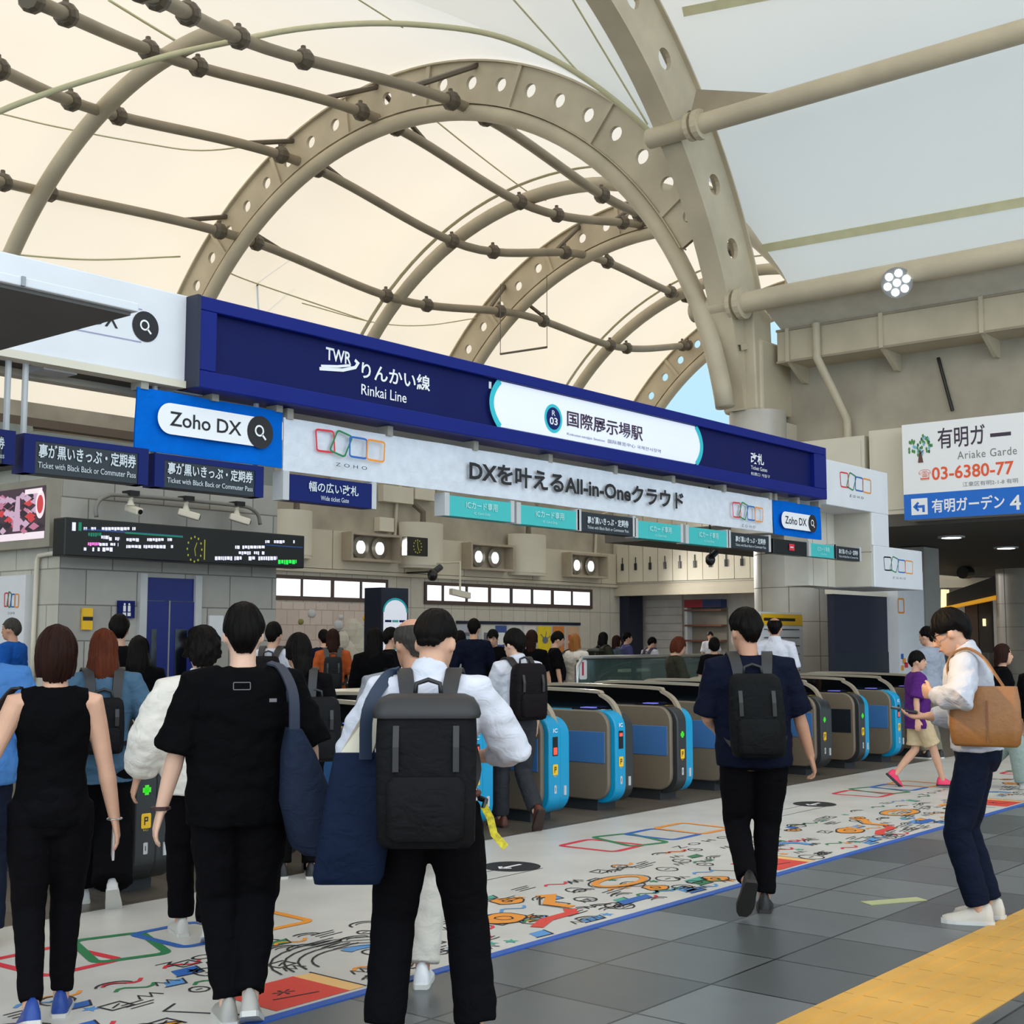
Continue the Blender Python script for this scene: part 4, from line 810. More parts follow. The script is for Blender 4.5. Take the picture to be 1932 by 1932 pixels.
# ---------------------------------------------------------------- overhead gantry (plane Y = 7.5)
GY = 7.5
def zx(u, v, Y=GY): return aY(u, v, Y).z
gt, gb = 3.94, 3.33
gn = thing('gantry', 'long white overhead gantry box with a stepped leg at its right end', 'gantry', (8, GY, gb))
GR = gx(1683, GY)
MB().box(-2, 5.52, GY, GY + .5, gb, gt).build('left_fascia', white, gn, bevel=.01)
MB().box(5.4, gx(1572, GY), GY + .1, GY + .9, gb + .02, gt - .05).build('core', lgrey, gn)
MB().box(gx(1566, GY), GR, GY, GY + .9, zx(1620, 962), zx(1620, 880)).build('right_fascia', white, gn, bevel=.01)
MB().box(gx(1652, GY), GR, GY + .002, GY + .9, 2.80, zx(1620, 962)).build('leg', white, gn, bevel=.01)
MB().box(gx(1652, GY) + .02, gx(1744, GY), GY - .003, GY + .9, 2.24, 2.80).build('foot_box', white, gn, bevel=.01)
lx = gx(1652, GY)
MB().box(lx - .02, lx - .001, GY + .02, GY + .9, 2.25, 3.25).build('stone_side', tilewall('leg_tiles', (196, 190, 176), (204, 198, 184), (150, 140, 126), .6, .62, ('Y', 'Z'), 0, .008), gn)
MB().box(lx - .8, lx - .021, GY + .55, GY + .9, 2.25, 3.25).build('stone_front', tilewall('leg_tiles_b', (206, 201, 188), (212, 207, 196), (150, 140, 126), .42, .62, ('X', 'Z'), 0, .008), gn)
tr_ = MB(); tr_.box(-2, 5.5, GY - .02, GY + .10, gb - .05, gb); tr_.box(-2, 5.5, GY + .42, GY + .53, gb - .06, gb); tr_.build('lower_trim', cream, gn)
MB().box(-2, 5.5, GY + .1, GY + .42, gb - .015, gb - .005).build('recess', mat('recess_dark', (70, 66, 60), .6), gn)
for u in (60, 308): x = gx(u, GY + .3); MB().box(x - .1, x + .14, GY + .1, GY + .3, gb - .06, gb - .01).build('lamp_bracket', lgrey, gn)
q = MB(); P = Plane((0, GY - .001, 0), (1, 0, 0), (0, 0, 1), (0, -1, 0))
xl = gx(258, GY); zl = zx(258, 613); lens(P, q, xl, zl, .105, 4, 5, .003)
P.stroke(q, [(xl - 1.6, zl - .125), (xl - .03, zl - .112)], .008, 6, .002); P.stroke(q, [(xl - 1.6, zl + .125), (xl - .03, zl + .112)], .008, 6, .002)
P.text(q, 'Zoho DX', gx(60, GY), gx(205, GY), zl - .055, zl + .06, 4, .002, .01)
logo(P, q, gx(1592, GY), zx(1620, 913), gx(1652, GY) - gx(1592, GY), .24, 0); logo(P, q, gx(1671, GY), zx(1700, 1068), gx(1727, GY) - gx(1671, GY), .23, 0)
q.build('print', LOGO[:4] + [ink, whitep, mat('pale_purple_line', (150, 150, 180), .5, var=0)], gn)
# blue station sign
BSY = 7.38; x0, x1 = gx(361, BSY), gx(1567, BSY); z1, z0 = 3.93, 3.28
bs = thing('station_sign', 'long royal blue station name sign with a lit white panel in its middle', 'sign', ((x0 + x1) / 2, BSY, z0))
fr = MB(); tk = .10
fr.box(x0, x1, BSY, BSY + .3, z1 - tk, z1); fr.box(x0, x1, BSY, BSY + .3, z0, z0 + tk * 1.25); fr.box(x0, x0 + .16, BSY, BSY + .3, z0 + tk * 1.25, z1 - tk); fr.box(x1 - .32, x1, BSY, BSY + .3, z0 + tk * 1.25, z1 - tk)
fr.build('frame', mat('frame_blue', (8, 27, 116), .45, var=.03, spec=.2), bs, bevel=.008)
MB().box(x0 + .1, x1 - .1, BSY + .06, BSY + .12, z0 + .05, z1 - .05).build('board', navy2, bs)
MB().box(x0 - .02, x0 + .01, BSY - .01, BSY + .31, z0, z1).build('end_cap', navyd, bs)
P = Plane((0, BSY + .058, 0), (1, 0, 0), (0, 0, 1), (0, -1, 0)); YB = BSY + .058
def bx_(u): return gx(u, YB)
def bz(u, v): return aY(u, v, YB).z
q = MB()
P.text(q, 'りんかい線', bx_(676), bx_(808), bz(676, 712), bz(676, 680), 0, bold=.018); P.text(q, 'Rinkai Line', bx_(676), bx_(763), bz(676, 743), bz(676, 723), 0, bold=.006)
a, b = bx_(607), bx_(656); zz = bz(630, 682); P.text(q, 'TWR', a, b, zz, zz + .10, 0, bold=.02)
for i, pts in enumerate(([(595, 694), (640, 697), (664, 692), (669, 684), (663, 678)], [(598, 689), (630, 690), (655, 688)])):
    P.stroke(q, [(bx_(u), bz(u, v)) for u, v in pts], .026 if i == 0 else .02, 0, .003)
P.rect(q, bx_(921), bx_(926), bz(923, 733), bz(923, 720), 0, .003)
P.text(q, '改札', bx_(1422), bx_(1447), bz(1422, 875), bz(1422, 854), 0, bold=.02); P.text(q, 'Ticket Gates', bx_(1422), bx_(1453), bz(1422, 886), bz(1422, 879), 0); P.text(q, '检票口 개찰구', bx_(1422), bx_(1458), bz(1422, 897), bz(1422, 891), 0)
q.build('lettering', [whitep], bs)
lt = MB(); a, b = bx_(940), bx_(1312); lo, hi = z0 + .135, z1 - .105; mid = (lo + hi) / 2; hh = (hi - lo) / 2
PP = Plane((0, BSY + .03, 0), (1, 0, 0), (0, 0, 1), (0, -1, 0))
bow = [(-.115 * (1 - (k / 8 - 1) ** 2), lo + (hi - lo) * k / 16) for k in range(17)]
lt.prism([PP.p(a + x_, z_) for x_, z_ in bow] + [PP.p(b - x_, z_) for x_, z_ in reversed(bow)], (0, .05, 0), 0)
PP.stroke(lt, [(a + x_ - .015, z_) for x_, z_ in bow], .06, 1, .004); PP.stroke(lt, [(b - x_ + .015, z_) for x_, z_ in bow], .06, 1, .004)
lt.build('lit_panel', [signwhite, tealp], bs)
q = MB(); YB = BSY + .03; cx, cz = bx_(1045), bz(1045, 790)
PP.disc(q, cx, cz, .135, .135, 1, .003); PP.disc(q, cx, cz, .105, .105, 2, .004); PP.text(q, 'R', cx - .025, cx + .025, cz + .025, cz + .075, 0, .006); PP.text(q, '03', cx - .06, cx + .06, cz - .06, cz + .01, 0, .006, .02)
PP.text(q, '国際展示場駅', bx_(1071), bx_(1216), bz(1071, 806), bz(1071, 774), 3, .004, .015)
PP.text(q, 'Kokusai-tenjijo Station', bx_(1071), bx_(1143), bz(1071, 822), bz(1071, 816), 4, .004); PP.text(q, '国际展览中心 국제전시장역', bx_(1149), bx_(1250), bz(1149, 836), bz(1149, 829), 4, .004)
q.build('sign_text', [whitep, tealp, navy, mat('maroon_ink', (54, 26, 56), .5, var=0), mat('grey_blue_ink', (100, 112, 140), .5, var=0)], bs)
# banners under the sign
BNY = 7.52
def banner(lab, u0, u1, m, zt, zb_, draw, mats, sag=.0):
    x0, x1 = gx(u0, BNY), gx(u1, BNY); o = thing('banner', lab, 'banner', ((x0 + x1) / 2, BNY, zb_), 'fabric banners under the blue sign')
    n = 40; b = MB(); rn = random.Random(int(u0))
    def wob(x, z): return .02 * NZ.noise(V((x * 1.3, z * 2, u0))) + .006 * math.sin(x * 9)
    for s, dy in ((0, 0), (1, .012)):
        base_ = len(b.v); xs = [x0 + (x1 - x0) * k / n for k in range(n + 1)]; zs = [zb_ + (zt - zb_) * k / 6 for k in range(7)]
        b.add([(x, BNY + dy + wob(x, z), z) for x in xs for z in zs], [(i * 7 + j, i * 7 + j + 1, (i + 1) * 7 + j + 1, (i + 1) * 7 + j) for i in range(n) for j in range(6)], 0)
    b.build('fabric', m, o, smooth=True)
    e = MB()
    k = max(2, int((x1 - x0) / .95))
    for i in range(k + 1): x = x0 + .05 + (x1 - x0 - .1) * i / k; e.box(x - .03, x + .03, BNY - .02, BNY + .1, zt - .01, zt + .07)
    e.build('clips', mat('clip_cream', (150, 146, 136), .5), o)
    q = MB(); P = Plane((0, BNY - .032, 0), (1, 0, 0), (0, 0, 1), (0, -1, 0)); draw(P, q, x0, x1); q.build('print', mats, o)
    return o
def nx(u): return gx(u, BNY)
def nz(u, v): return aY(u, v, BNY).z
fab_w = cloth('banner_white', (212, 217, 226), .7, .05); fab_b = cloth('banner_blue', (0, 100, 200), .7, .05)
banner('blue banner with a white search pill at the left end of the banner row', 245, 527, fab_b, 3.24, 2.815, lambda P, q, a, b: search(P, q, nx(281), nx(500), nz(390, 802), .108, 0, 1, 2, .002), [whitep, ink, whitep])
def wb(P, q, a, b):
    logo(P, q, nx(584), nz(650, 842), nx(720) - nx(584), .21, 0); logo(P, q, nx(1381), nz(1410, 968), nx(1440) - nx(1381), .21, 0)
    P.text(q, 'DXを叶えるAll-in-Oneクラウド', nx(879), nx(1288), nz(879, 907), nz(879, 866), 4, .002, .03)
banner('long white banner with the black slogan between two four square logos', 528, 1461, fab_w, 3.2, 2.80, wb, LOGO)
banner('blue banner with a small search pill at the right end of the banner row', 1463, 1553, fab_b, 3.2, 2.785, lambda P, q, a, b: search(P, q, nx(1474), nx(1540), nz(1505, 985), .1, 0, 1, 2, .002), [whitep, ink, whitep])
# lane signs
def lane(lab, u0, u1, v0, v1_, kind, sid=.04, jt=None, et=None):
    Y = GY + .02; x0, x1 = gx(u0, Y), gx(u1, Y); z1, z0 = zx(u0, v0, Y), zx(u0, v1_, Y)
    o = thing('lane_sign', lab, 'sign', ((x0 + x1) / 2, Y, z0), 'lane signs under the gantry')
    c = {'dark': dark, 'teal': teal, 'navy': navy, 'framed': dark, 'red': black}[kind]
    MB().box(x0, x1, Y, Y + .12, z0, z1).build('board', c, o, bevel=.004)
    if kind == 'framed': f = MB(); f.box(x0 - .01, x1 + .01, Y - .006, Y + .13, z1 - .035, z1 + .005); f.box(x0 - .01, x0 + .07, Y - .006, Y + .13, z0, z1 - .035); f.box(x1 - .07, x1 + .01, Y - .006, Y + .13, z0, z1 - .035); f.build('frame', navy, o)
    elif kind != 'red': f = MB(); f.box(x0 - .06, x0, Y, Y + .12, z0, z1 + .02); f.box(x1, x1 + .05, Y, Y + .12, z0, z1 + .02); f.build('side_cheeks', lgrey, o)
    P = Plane((x0, Y - .007, z0), (1, 0, 0), (0, 0, 1), (0, -1, 0)); W, Hh = x1 - x0, z1 - z0; q = MB()
    if kind in ('dark', 'framed'): P.text(q, '裏が黒いきっぷ・定期券', W * .1, W * .9, Hh * .42, Hh * .80, 0, .001, .02); P.text(q, 'Ticket with Black Back or Commuter Pass', W * .1, W * .9, Hh * .16, Hh * .32, 0, .001)
    elif kind == 'teal': P.text(q, 'ICカード専用', W * .25, W * .76, Hh * .44, Hh * .82, 0, .001, .01); P.text(q, 'IC Card Only', W * .38, W * .64, Hh * .16, Hh * .32, 0, .001)
    elif kind == 'navy': P.text(q, '幅の広い改札', W * .22, W * .82, Hh * .42, Hh * .82, 0, .001, .015); P.text(q, 'Wide ticket Gate', W * .36, W * .70, Hh * .12, Hh * .30, 0, .001)
    else: P.rect(q, W * .44, W * .6, Hh * .3, Hh * .75, 1, .001); P.rect(q, W * .47, W * .57, Hh * .48, Hh * .57, 0, .002)
    q.build('lettering', [mat('pale_lettering', (206, 214, 220), .5, var=0) if kind != 'teal' else mat('teal_lettering', (178, 224, 224), .5, var=0), red], o)
    if kind == 'framed':
        for xx in (x0 + .02, x1 - .02): MB().tube([(xx, Y + .06, z1), (xx, Y + .06, gb)], .02, 8).build('hanger_rod', lgrey, o)
lane('framed black ticket sign with navy edges cut by the left edge of the picture', -180, 12, 788, 855, 'framed'); lane('framed black ticket sign left of the blue search banner', 34, 268, 817, 890, 'framed'); lane('framed black ticket sign tucked under the blue search banner', 285, 489, 855, 917, 'framed')
lane('navy wide gate sign under the left logo of the white banner', 541, 699, 893, 943, 'navy')
lane('teal IC card sign, first from the left under the slogan', 847, 964, 934, 973, 'teal'); lane('teal IC card sign, second from the left under the slogan', 983, 1088, 952, 989, 'teal')
lane('charcoal ticket sign between the second and third teal signs', 1098, 1196, 965, 1002, 'dark')
lane('teal IC card sign, third from the left under the slogan', 1206, 1287, 982, 1015, 'teal'); lane('teal IC card sign, fourth from the left under the slogan', 1302, 1374, 994, 1026, 'teal')
lane('charcoal ticket sign under the right logo of the white banner', 1382, 1454, 1004, 1034, 'dark'); lane('black sign with a red no entry mark under the right blue banner', 1463, 1526, 1016, 1044, 'red')
lane('teal IC card sign right of the red no entry mark', 1534, 1578, 1025, 1050, 'teal'); lane('small charcoal ticket sign at the right end of the lane signs', 1581, 1626, 1030, 1055, 'dark')
# canopy slab at the left
cz0, cz1 = aY(245, 592, 5.8).z, aY(245, 568, 5.8).z; cx1 = gx(245, 5.8)
cs = thing('canopy_slab', 'flat pale canopy slab with dark underside poking in at the left edge', 'canopy', (cx1, 5.8, cz0))
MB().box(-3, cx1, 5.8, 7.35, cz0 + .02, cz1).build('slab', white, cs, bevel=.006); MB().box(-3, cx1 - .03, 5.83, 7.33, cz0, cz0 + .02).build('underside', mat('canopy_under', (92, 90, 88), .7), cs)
x = gx(15, 5.8); MB().box(x, x + .02, 5.79, 5.81, cz0 + .02, cz1).build('joint', grey, cs)

# ---------------------------------------------------------------- ticket gates
cyan = mat('gate_cyan', (0, 148, 196), .35, var=.02); gdark = mat('gate_charcoal', (44, 46, 48), .35, var=.02); gbrown = mat('gate_bronze', (116, 104, 88), .38, var=.04); gscr = mat('gate_screen_blue', (66, 112, 168), .25, var=.02)
gscd = mat('gate_screen_off', (34, 38, 46), .25); plinth = mat('gate_plinth', (40, 42, 46), .6); rail_m = mat('gate_rail', (178, 164, 144), .3, metal=.4); gglass = mat('gate_black_glass', (8, 9, 11), .12)
GE = 6.92
def side_profile(x, y0, y1, z0, z1, r, n=6):
    out = []
    for cy, cz, a0 in ((y0 + r, z0 + r, 180), (y1 - r, z0 + r, 270), (y1 - r, z1 - r, 0), (y0 + r, z1 - r, 90)):
        out += [(x, cy + r * math.cos(AR(a0 + 90 * k / n)), cz + r * math.sin(AR(a0 + 90 * k / n))) for k in range(n + 1)]
    return out
def gate(xg, c1, c2, lab, scr=True, lit=0):
    o = thing('ticket_gate', lab, 'ticket gate', (xg + .18, 8, 0), 'row of automatic ticket gates')
    y0, y1 = GE, GE + 1.95; cm = {'c': cyan, 'd': gdark}
    def slab(name, x0, x1, a, b, z0, z1, r, m, bev=.012):
        MB().prism(side_profile(x0, a, b, z0, z1, r), (x1 - x0, 0, 0)).build(name, m, o, bevel=bev, smooth=35)
    slab('cabinet', xg, xg + .05, y0 + .05, y1 - .03, .10, .90, .15, gbrown)
    slab('reader_end', xg + .05, xg + .21, y0, y1, .07, .90, .16, cm[c1])
    slab('outer_shell', xg + .215, xg + .36, y0 + .02, y1, .07, .88, .16, cm[c2])
    MB().box(xg + .04, xg + .32, y0 + .2, y1 - .2, 0, .1).build('plinth', plinth, o)
    a, b = y0 + .085, y0 + .62
    MB().box(xg - .006, xg + .01, a, b, .43, .71).build('screen', gscr if scr else gscd, o, bevel=.004); MB().box(xg - .003, xg + .01, b + .03, b + .2, .45, .71).build('side_hatch', mat('hatch_brown', (84, 74, 58), .4), o)
    # black glass wing with its bent rail
    arc = [(y0 + .06, .70), (y0 + .08, .84), (y0 + .15, .96), (y0 + .27, 1.03), (y0 + .42, 1.065), (y1 - .3, 1.075), (y1 - .1, 1.0), (y1 - .04, .86)]
    MB().prism([(xg + .205, y, z) for y, z in arc] + [(xg + .205, y1 - .1, .7), (xg + .205, y0 + .1, .7)], (.02, 0, 0)).build('glass_wing', gglass, o)
    pts = catm([V((xg + .215, y, z)) for y, z in arc], 5); MB().ribbon(pts, (1, 0, 0), .06, .03).build('bent_rail', rail_m if lit != 2 else lgrey, o, smooth=40)
    MB().box(xg + .06, xg + .2, y0 + .25, y0 + .5, .895, .915).build('card_reader', mat('reader_black', (22, 22, 26), .2), o); MB().box(xg + .08, xg + .18, y0 + .3, y0 + .42, .915, .922).build('reader_pad', mat('pad_violet', (110, 110, 210), .4, var=0, emit=.5), o)
    P = Plane((xg + .05, y0 - .001, 0), (1, 0, 0), (0, 0, 1), (0, -1, 0)); q = MB()
    if c1 == 'c':
        P.rect(q, .045, .115, .56, .72, 3, .002); P.rect(q, .055, .105, .56 + .01 if lit else .67, .63 if lit else .70, 4, .003); P.text(q, 'IC', .05, .11, .755, .79, 0, .002, .02)
    else: P.stroke(q, [(.08, .60), (.08, .66)], .03, 5, .002); P.stroke(q, [(.05, .63), (.11, .63)], .03, 5, .002)
    P.fill(q, rsq(.08, .445, .035, .045, .01), 1, .002); P.stroke(q, [(.07, .42), (.07, .465), (.09, .465), (.09, .445), (.07, .445)], .008, 2, .003); P.text(q, 'IC', .062, .098, .385, .395, 1, .002)
    P.fill(q, rsq(.08, .28, .016, .035, .006), 6, .002); P.stroke(q, [(.08, .265), (.08, .295)], .006, 2, .003)
    q.build('end_markings', [whitep, yellow, ink, black, mat('led_red', (240, 70, 50), .5, var=0, emit=.8), mat('led_green_arrow', (60, 190, 40), .5, var=0, emit=.6), lgrey], o)
    q = MB(); P = Plane((xg + .05, y0 + .12, .902), (1, 0, 0), (0, 1, 0), (0, 0, 1))
    P.text(q, 'IC', .02, .12, .0, .1, 0, .002, .03) if c1 == 'c' else P.stroke(q, [(.02, .02), (.08, .05), (.12, .0)], .03, 1, .002)
    q.build('top_marking', [whitep, yellow], o)
    MB().box(xg + .27, xg + .30, y0 + .01, y0 + .03, .22, .30).build('number_plate', lgrey, o)
    return o
gate(4.72, 'd', 'd', 'charcoal ended ticket gate beside the woman in the denim shirt'); gate(5.78, 'd', 'd', 'charcoal ticket gate behind the man in the black T-shirt', lit=2); gate(6.78, 'd', 'd', 'charcoal ticket gate behind the navy tote of the backpack man')
gate(7.78, 'c', 'c', 'cyan ended ticket gate just right of the white shirted man'); gate(8.79, 'c', 'c', 'cyan ended ticket gate beside the man in grey trousers', lit=1); gate(9.76, 'c', 'd', 'ticket gate with cyan reader end and charcoal outer shell'); gate(10.79, 'd', 'c', 'ticket gate with charcoal reader end and cyan shell, left of the navy shirted man')
gate(11.8, 'd', 'd', 'ticket gate with a lit blue screen, hidden behind the navy shirted man'); gate(12.8, 'c', 'd', 'ticket gate just right of the navy shirted man'); gate(13.8, 'd', 'd', 'charcoal ended ticket gate with a yellow sticker, right of the swinging hand')
gate(14.8, 'd', 'c', 'ticket gate with a switched off screen and cyan outer shell', scr=False); gate(15.85, 'c', 'd', 'last cyan ended ticket gate, left of the child in purple', lit=1); gate(16.9, 'd', 'd', 'charcoal ticket gate behind the child in purple')
# ---------------------------------------------------------------- hall furniture beyond the gates
by = 12.0; gl = glassy('tinted_glass', (70, 88, 84), .35)
bl = thing('glass_balustrade', 'glass escalator balustrade with steel rail beyond the gates', 'balustrade', (gx(1230, by), by, 0))
x0, x1 = gx(1090, by), gx(1400, by); zt = 1.26
MB().box(x0, x1, by, by + .03, .12, zt - .03).build('glass_panel', gl, bl); MB().tube([(x0 - .02, by, .2), (x0 - .02, by, zt - .12), (x0 + .1, by, zt), (x1, by, zt)], .035, 8).build('handrail', chrome, bl, smooth=True); MB().box(x0, x1, by - .1, by + .3, 0, .42).build('base', dark, bl)
for u in (1122, 1200, 1290): MB().box(gx(u, by), gx(u, by) + .07, by + .04, by + .1, .1, zt).build('post', mat('post_dark', (60, 64, 62), .4), bl)
q = MB(); P = Plane((0, by - .01, 0), (1, 0, 0), (0, 0, 1), (0, -1, 0)); a, b = gx(1092, by), gx(1106, by); z_ = aY(1098, 1245, by).z; zb_ = aY(1098, 1282, by).z
P.fill(q, rsq((a + b) / 2, (z_ + zb_) / 2, (b - a) / 2, (z_ - zb_) / 2, .03), 0, .001); P.rect(q, a + .06, b - .08, zb_ + .06, z_ - .03, 1, .002); q.build('sticker', [whitep, red], bl)
es = thing('escalator', 'escalator end with rounded handrail behind the glass balustrade', 'escalator', (gx(1210, 13.5), 13.5, 0))
for Y in (13.2, 14.3): MB().prism([(gx(1130, Y) + q_[1] * 5.5, Y, .0 + q_[2] * 1.1) for q_ in side_profile(0, 0, 1, 0, 1, .3)], (0, .06, 0)).build('side_glass', mat('esc_glass', (92, 102, 96), .2), es); MB().tube([(gx(1130, Y) + q_[1] * 5.5, Y + .03, .0 + q_[2] * 1.1) for q_ in side_profile(0, 0, 1, 0, 1, .3)], .04, 8, closed=True).build('handrail', black, es)
MB().box(gx(1165, 13.1), gx(1215, 13.1), 13.0, 13.1, .98, 1.03).build('strip_light', mat('green_strip', (170, 200, 170), .4, var=0, emit=.4), es)
for k in range(5): x = gx(1148 + 12 * k, 13.1); MB().box(x, x + .12, 13.05, 13.12, .3, .9).build('slat', mat('slat_beige', (150, 144, 120), .5), es)
ct = thing('service_counter', 'grey service counter with a yellow sign beyond the gates', 'counter', (gx(925, 17), 17, 0))
x0, x1 = gx(905, 17), gx(948, 17); MB().box(x0, x1, 17, 18, 0, 1.05).build('body', mat('counter_grey', (120, 118, 112), .5), ct, bevel=.02); MB().box(x0 - .1, x1 + .1, 16.9, 18, 1.05, 1.12).build('worktop', lgrey, ct); MB().box(x0 + .1, x0 + .42, 16.97, 17, .3, .75).build('yellow_sign', yellow, ct); MB().box(x0 + .1, x0 + .42, 16.975, 17, .75, .82).build('sign_tab', whitep, ct)
MB().box(x0, x1 - .2, 17.5, 17.52, 1.12, 1.6).build('glass_screen', glassy('clear_screen', (200, 220, 220), .75), ct)
lbn = thing('low_bench', 'low pale ledge with a blue indicator light behind the woman with the backpack', 'ledge', (gx(650, 9.6), 9.6, 0))
x0, x1 = gx(608, 9.6), gx(770, 9.6); MB().box(x0, x1, 9.6, 10.2, .98, 1.03).build('top', cream, lbn); MB().box(x0 + .05, x1, 9.65, 10.15, 0, .98).build('body', black, lbn); MB().sph((gx(627, 9.6), 9.62, .93), .03, 8, 6).build('blue_light', mat('blue_led', (40, 80, 255), .5, var=0, emit=3), lbn)
bar = thing('floor_barrier', 'low steel kick bar on the floor at the white sheet edge behind the navy tote', 'bar', (6.2, 6.75, 0)); a, b = gx(583, 6.78), gx(700, 6.78)
MB().box(a, b, 6.76, 6.8, .012, .10).build('bar', chrome, bar); MB().box(a, a + .04, 6.74, 6.82, .004, .14).build('foot', grey, bar); MB().box(b - .04, b, 6.74, 6.82, .004, .14).build('foot', grey, bar)
# ---------------------------------------------------------------- people
VOXQ = 1.0
def skinm(k): c = [(206, 160, 134), (190, 142, 116), (218, 176, 152)][k]; return mat('skin_%d' % k, c, .55, var=.04, vs=14, spec=.3)
HB = mat('hair_black', (15, 12, 11), .5, var=.2, vs=30, bump=.4, bs=60, spec=.07, ani=(1, 1, .12)); HBR = mat('hair_brown', (40, 22, 17), .5, var=.25, vs=30, bump=.4, bs=60, spec=.07, ani=(1, 1, .12))
HRED = mat('hair_auburn', (84, 40, 24), .5, var=.25, vs=30, bump=.4, bs=60, spec=.07, ani=(1, 1, .12)); HBL = mat('hair_blond', (150, 98, 52), .5, var=.2, vs=30, bump=.4, bs=60, spec=.07, ani=(1, 1, .12)); HGR = mat('hair_grey', (62, 58, 54), .5, var=.2, vs=30, bump=.4, bs=60, spec=.07, ani=(1, 1, .12))
HC = dict(k=HB, b=HBR, r=HRED, y=HBL, g=HGR)
eye_m = mat('eye_dark', (22, 16, 14), .2, var=0); lip_m = mat('lips', (164, 96, 88), .5, var=0)
def remesh(mb, name, m, parent, vox, s=1.0, wr=0.0, sm=3, wf=9.0):
    me = mb.mesh('tmp', []); ob = bpy.data.objects.new('tmp', me); COL.objects.link(ob)
    bm = bmesh.new(); bm.from_mesh(me); bmesh.ops.recalc_face_normals(bm, faces=bm.faces); bm.to_mesh(me); bm.free()
    r = ob.modifiers.new('r', 'REMESH'); r.mode = 'VOXEL'; r.voxel_size = vox * VOXQ
    k = ob.modifiers.new('s', 'SMOOTH'); k.factor = .5; k.iterations = sm
    bpy.context.view_layer.update()
    o2 = bpy.data.meshes.new_from_object(ob.evaluated_get(bpy.context.evaluated_depsgraph_get())); o2.name = name
    bpy.data.objects.remove(ob); bpy.data.meshes.remove(me)
    if wr:
        for v in o2.vertices:
            c = v.co; v.co = c + v.normal * (wr * (NZ.noise(V((c.x * wf, c.y * wf, c.z * wf * 1.5))) + .5 * NZ.noise(V((c.x * wf * 2.3, c.y * wf * 2.3, c.z * wf * 3)))))
    o2.transform(MX.Scale(s, 4)); o2.materials.clear(); o2.materials.append(m); shade(o2)
    o = bpy.data.objects.new(name, o2); COL.objects.link(o); o.parent = parent
    return o
def ik(a, b, l1, l2, hint):
    d = b - a; L = min(d.length, (l1 + l2) * .999); dn = d.normalized(); x = (l1 * l1 - l2 * l2 + L * L) / (2 * L); y = math.sqrt(max(l1 * l1 - x * x, 0))
    h_ = V(hint); h_ = (h_ - dn * h_.dot(dn)).normalized()
    return a + dn * x + h_ * y, a + dn * L
def lerp(a, b, t): return a + (b - a) * t
POSE = {
 'stand': dict(lf=(-.10, .02, .085, 0), rf=(.10, -.02, .085, 0), lh=(-.27, .04, .84), rh=(.27, .04, .84)),
 'walkR': dict(lf=(-.08, .20, .085, 0), rf=(.07, -.33, .20, 55), lh=(-.28, -.10, .86), rh=(.28, .16, .88)),     # right foot trails
 'walkL': dict(lf=(-.07, -.33, .20, 55), rf=(.08, .20, .085, 0), lh=(-.28, .16, .88), rh=(.28, -.10, .86)),
 'phone': dict(lf=(-.10, .02, .085, 0), rf=(.10, -.02, .085, 0), lh=(-.10, .30, 1.12), rh=(.12, .32, 1.14)),
}
TORSO = [(.80, .10, .09, 0), (.86, .155, .108, -.01), (.93, .168, .118, -.012), (1.0, .155, .105, -.005), (1.08, .138, .094, .0), (1.16, .146, .10, .0), (1.25, .160, .11, -.004), (1.33, .162, .106, -.010), (1.39, .128, .082, -.018), (1.43, .075, .062, -.02)]
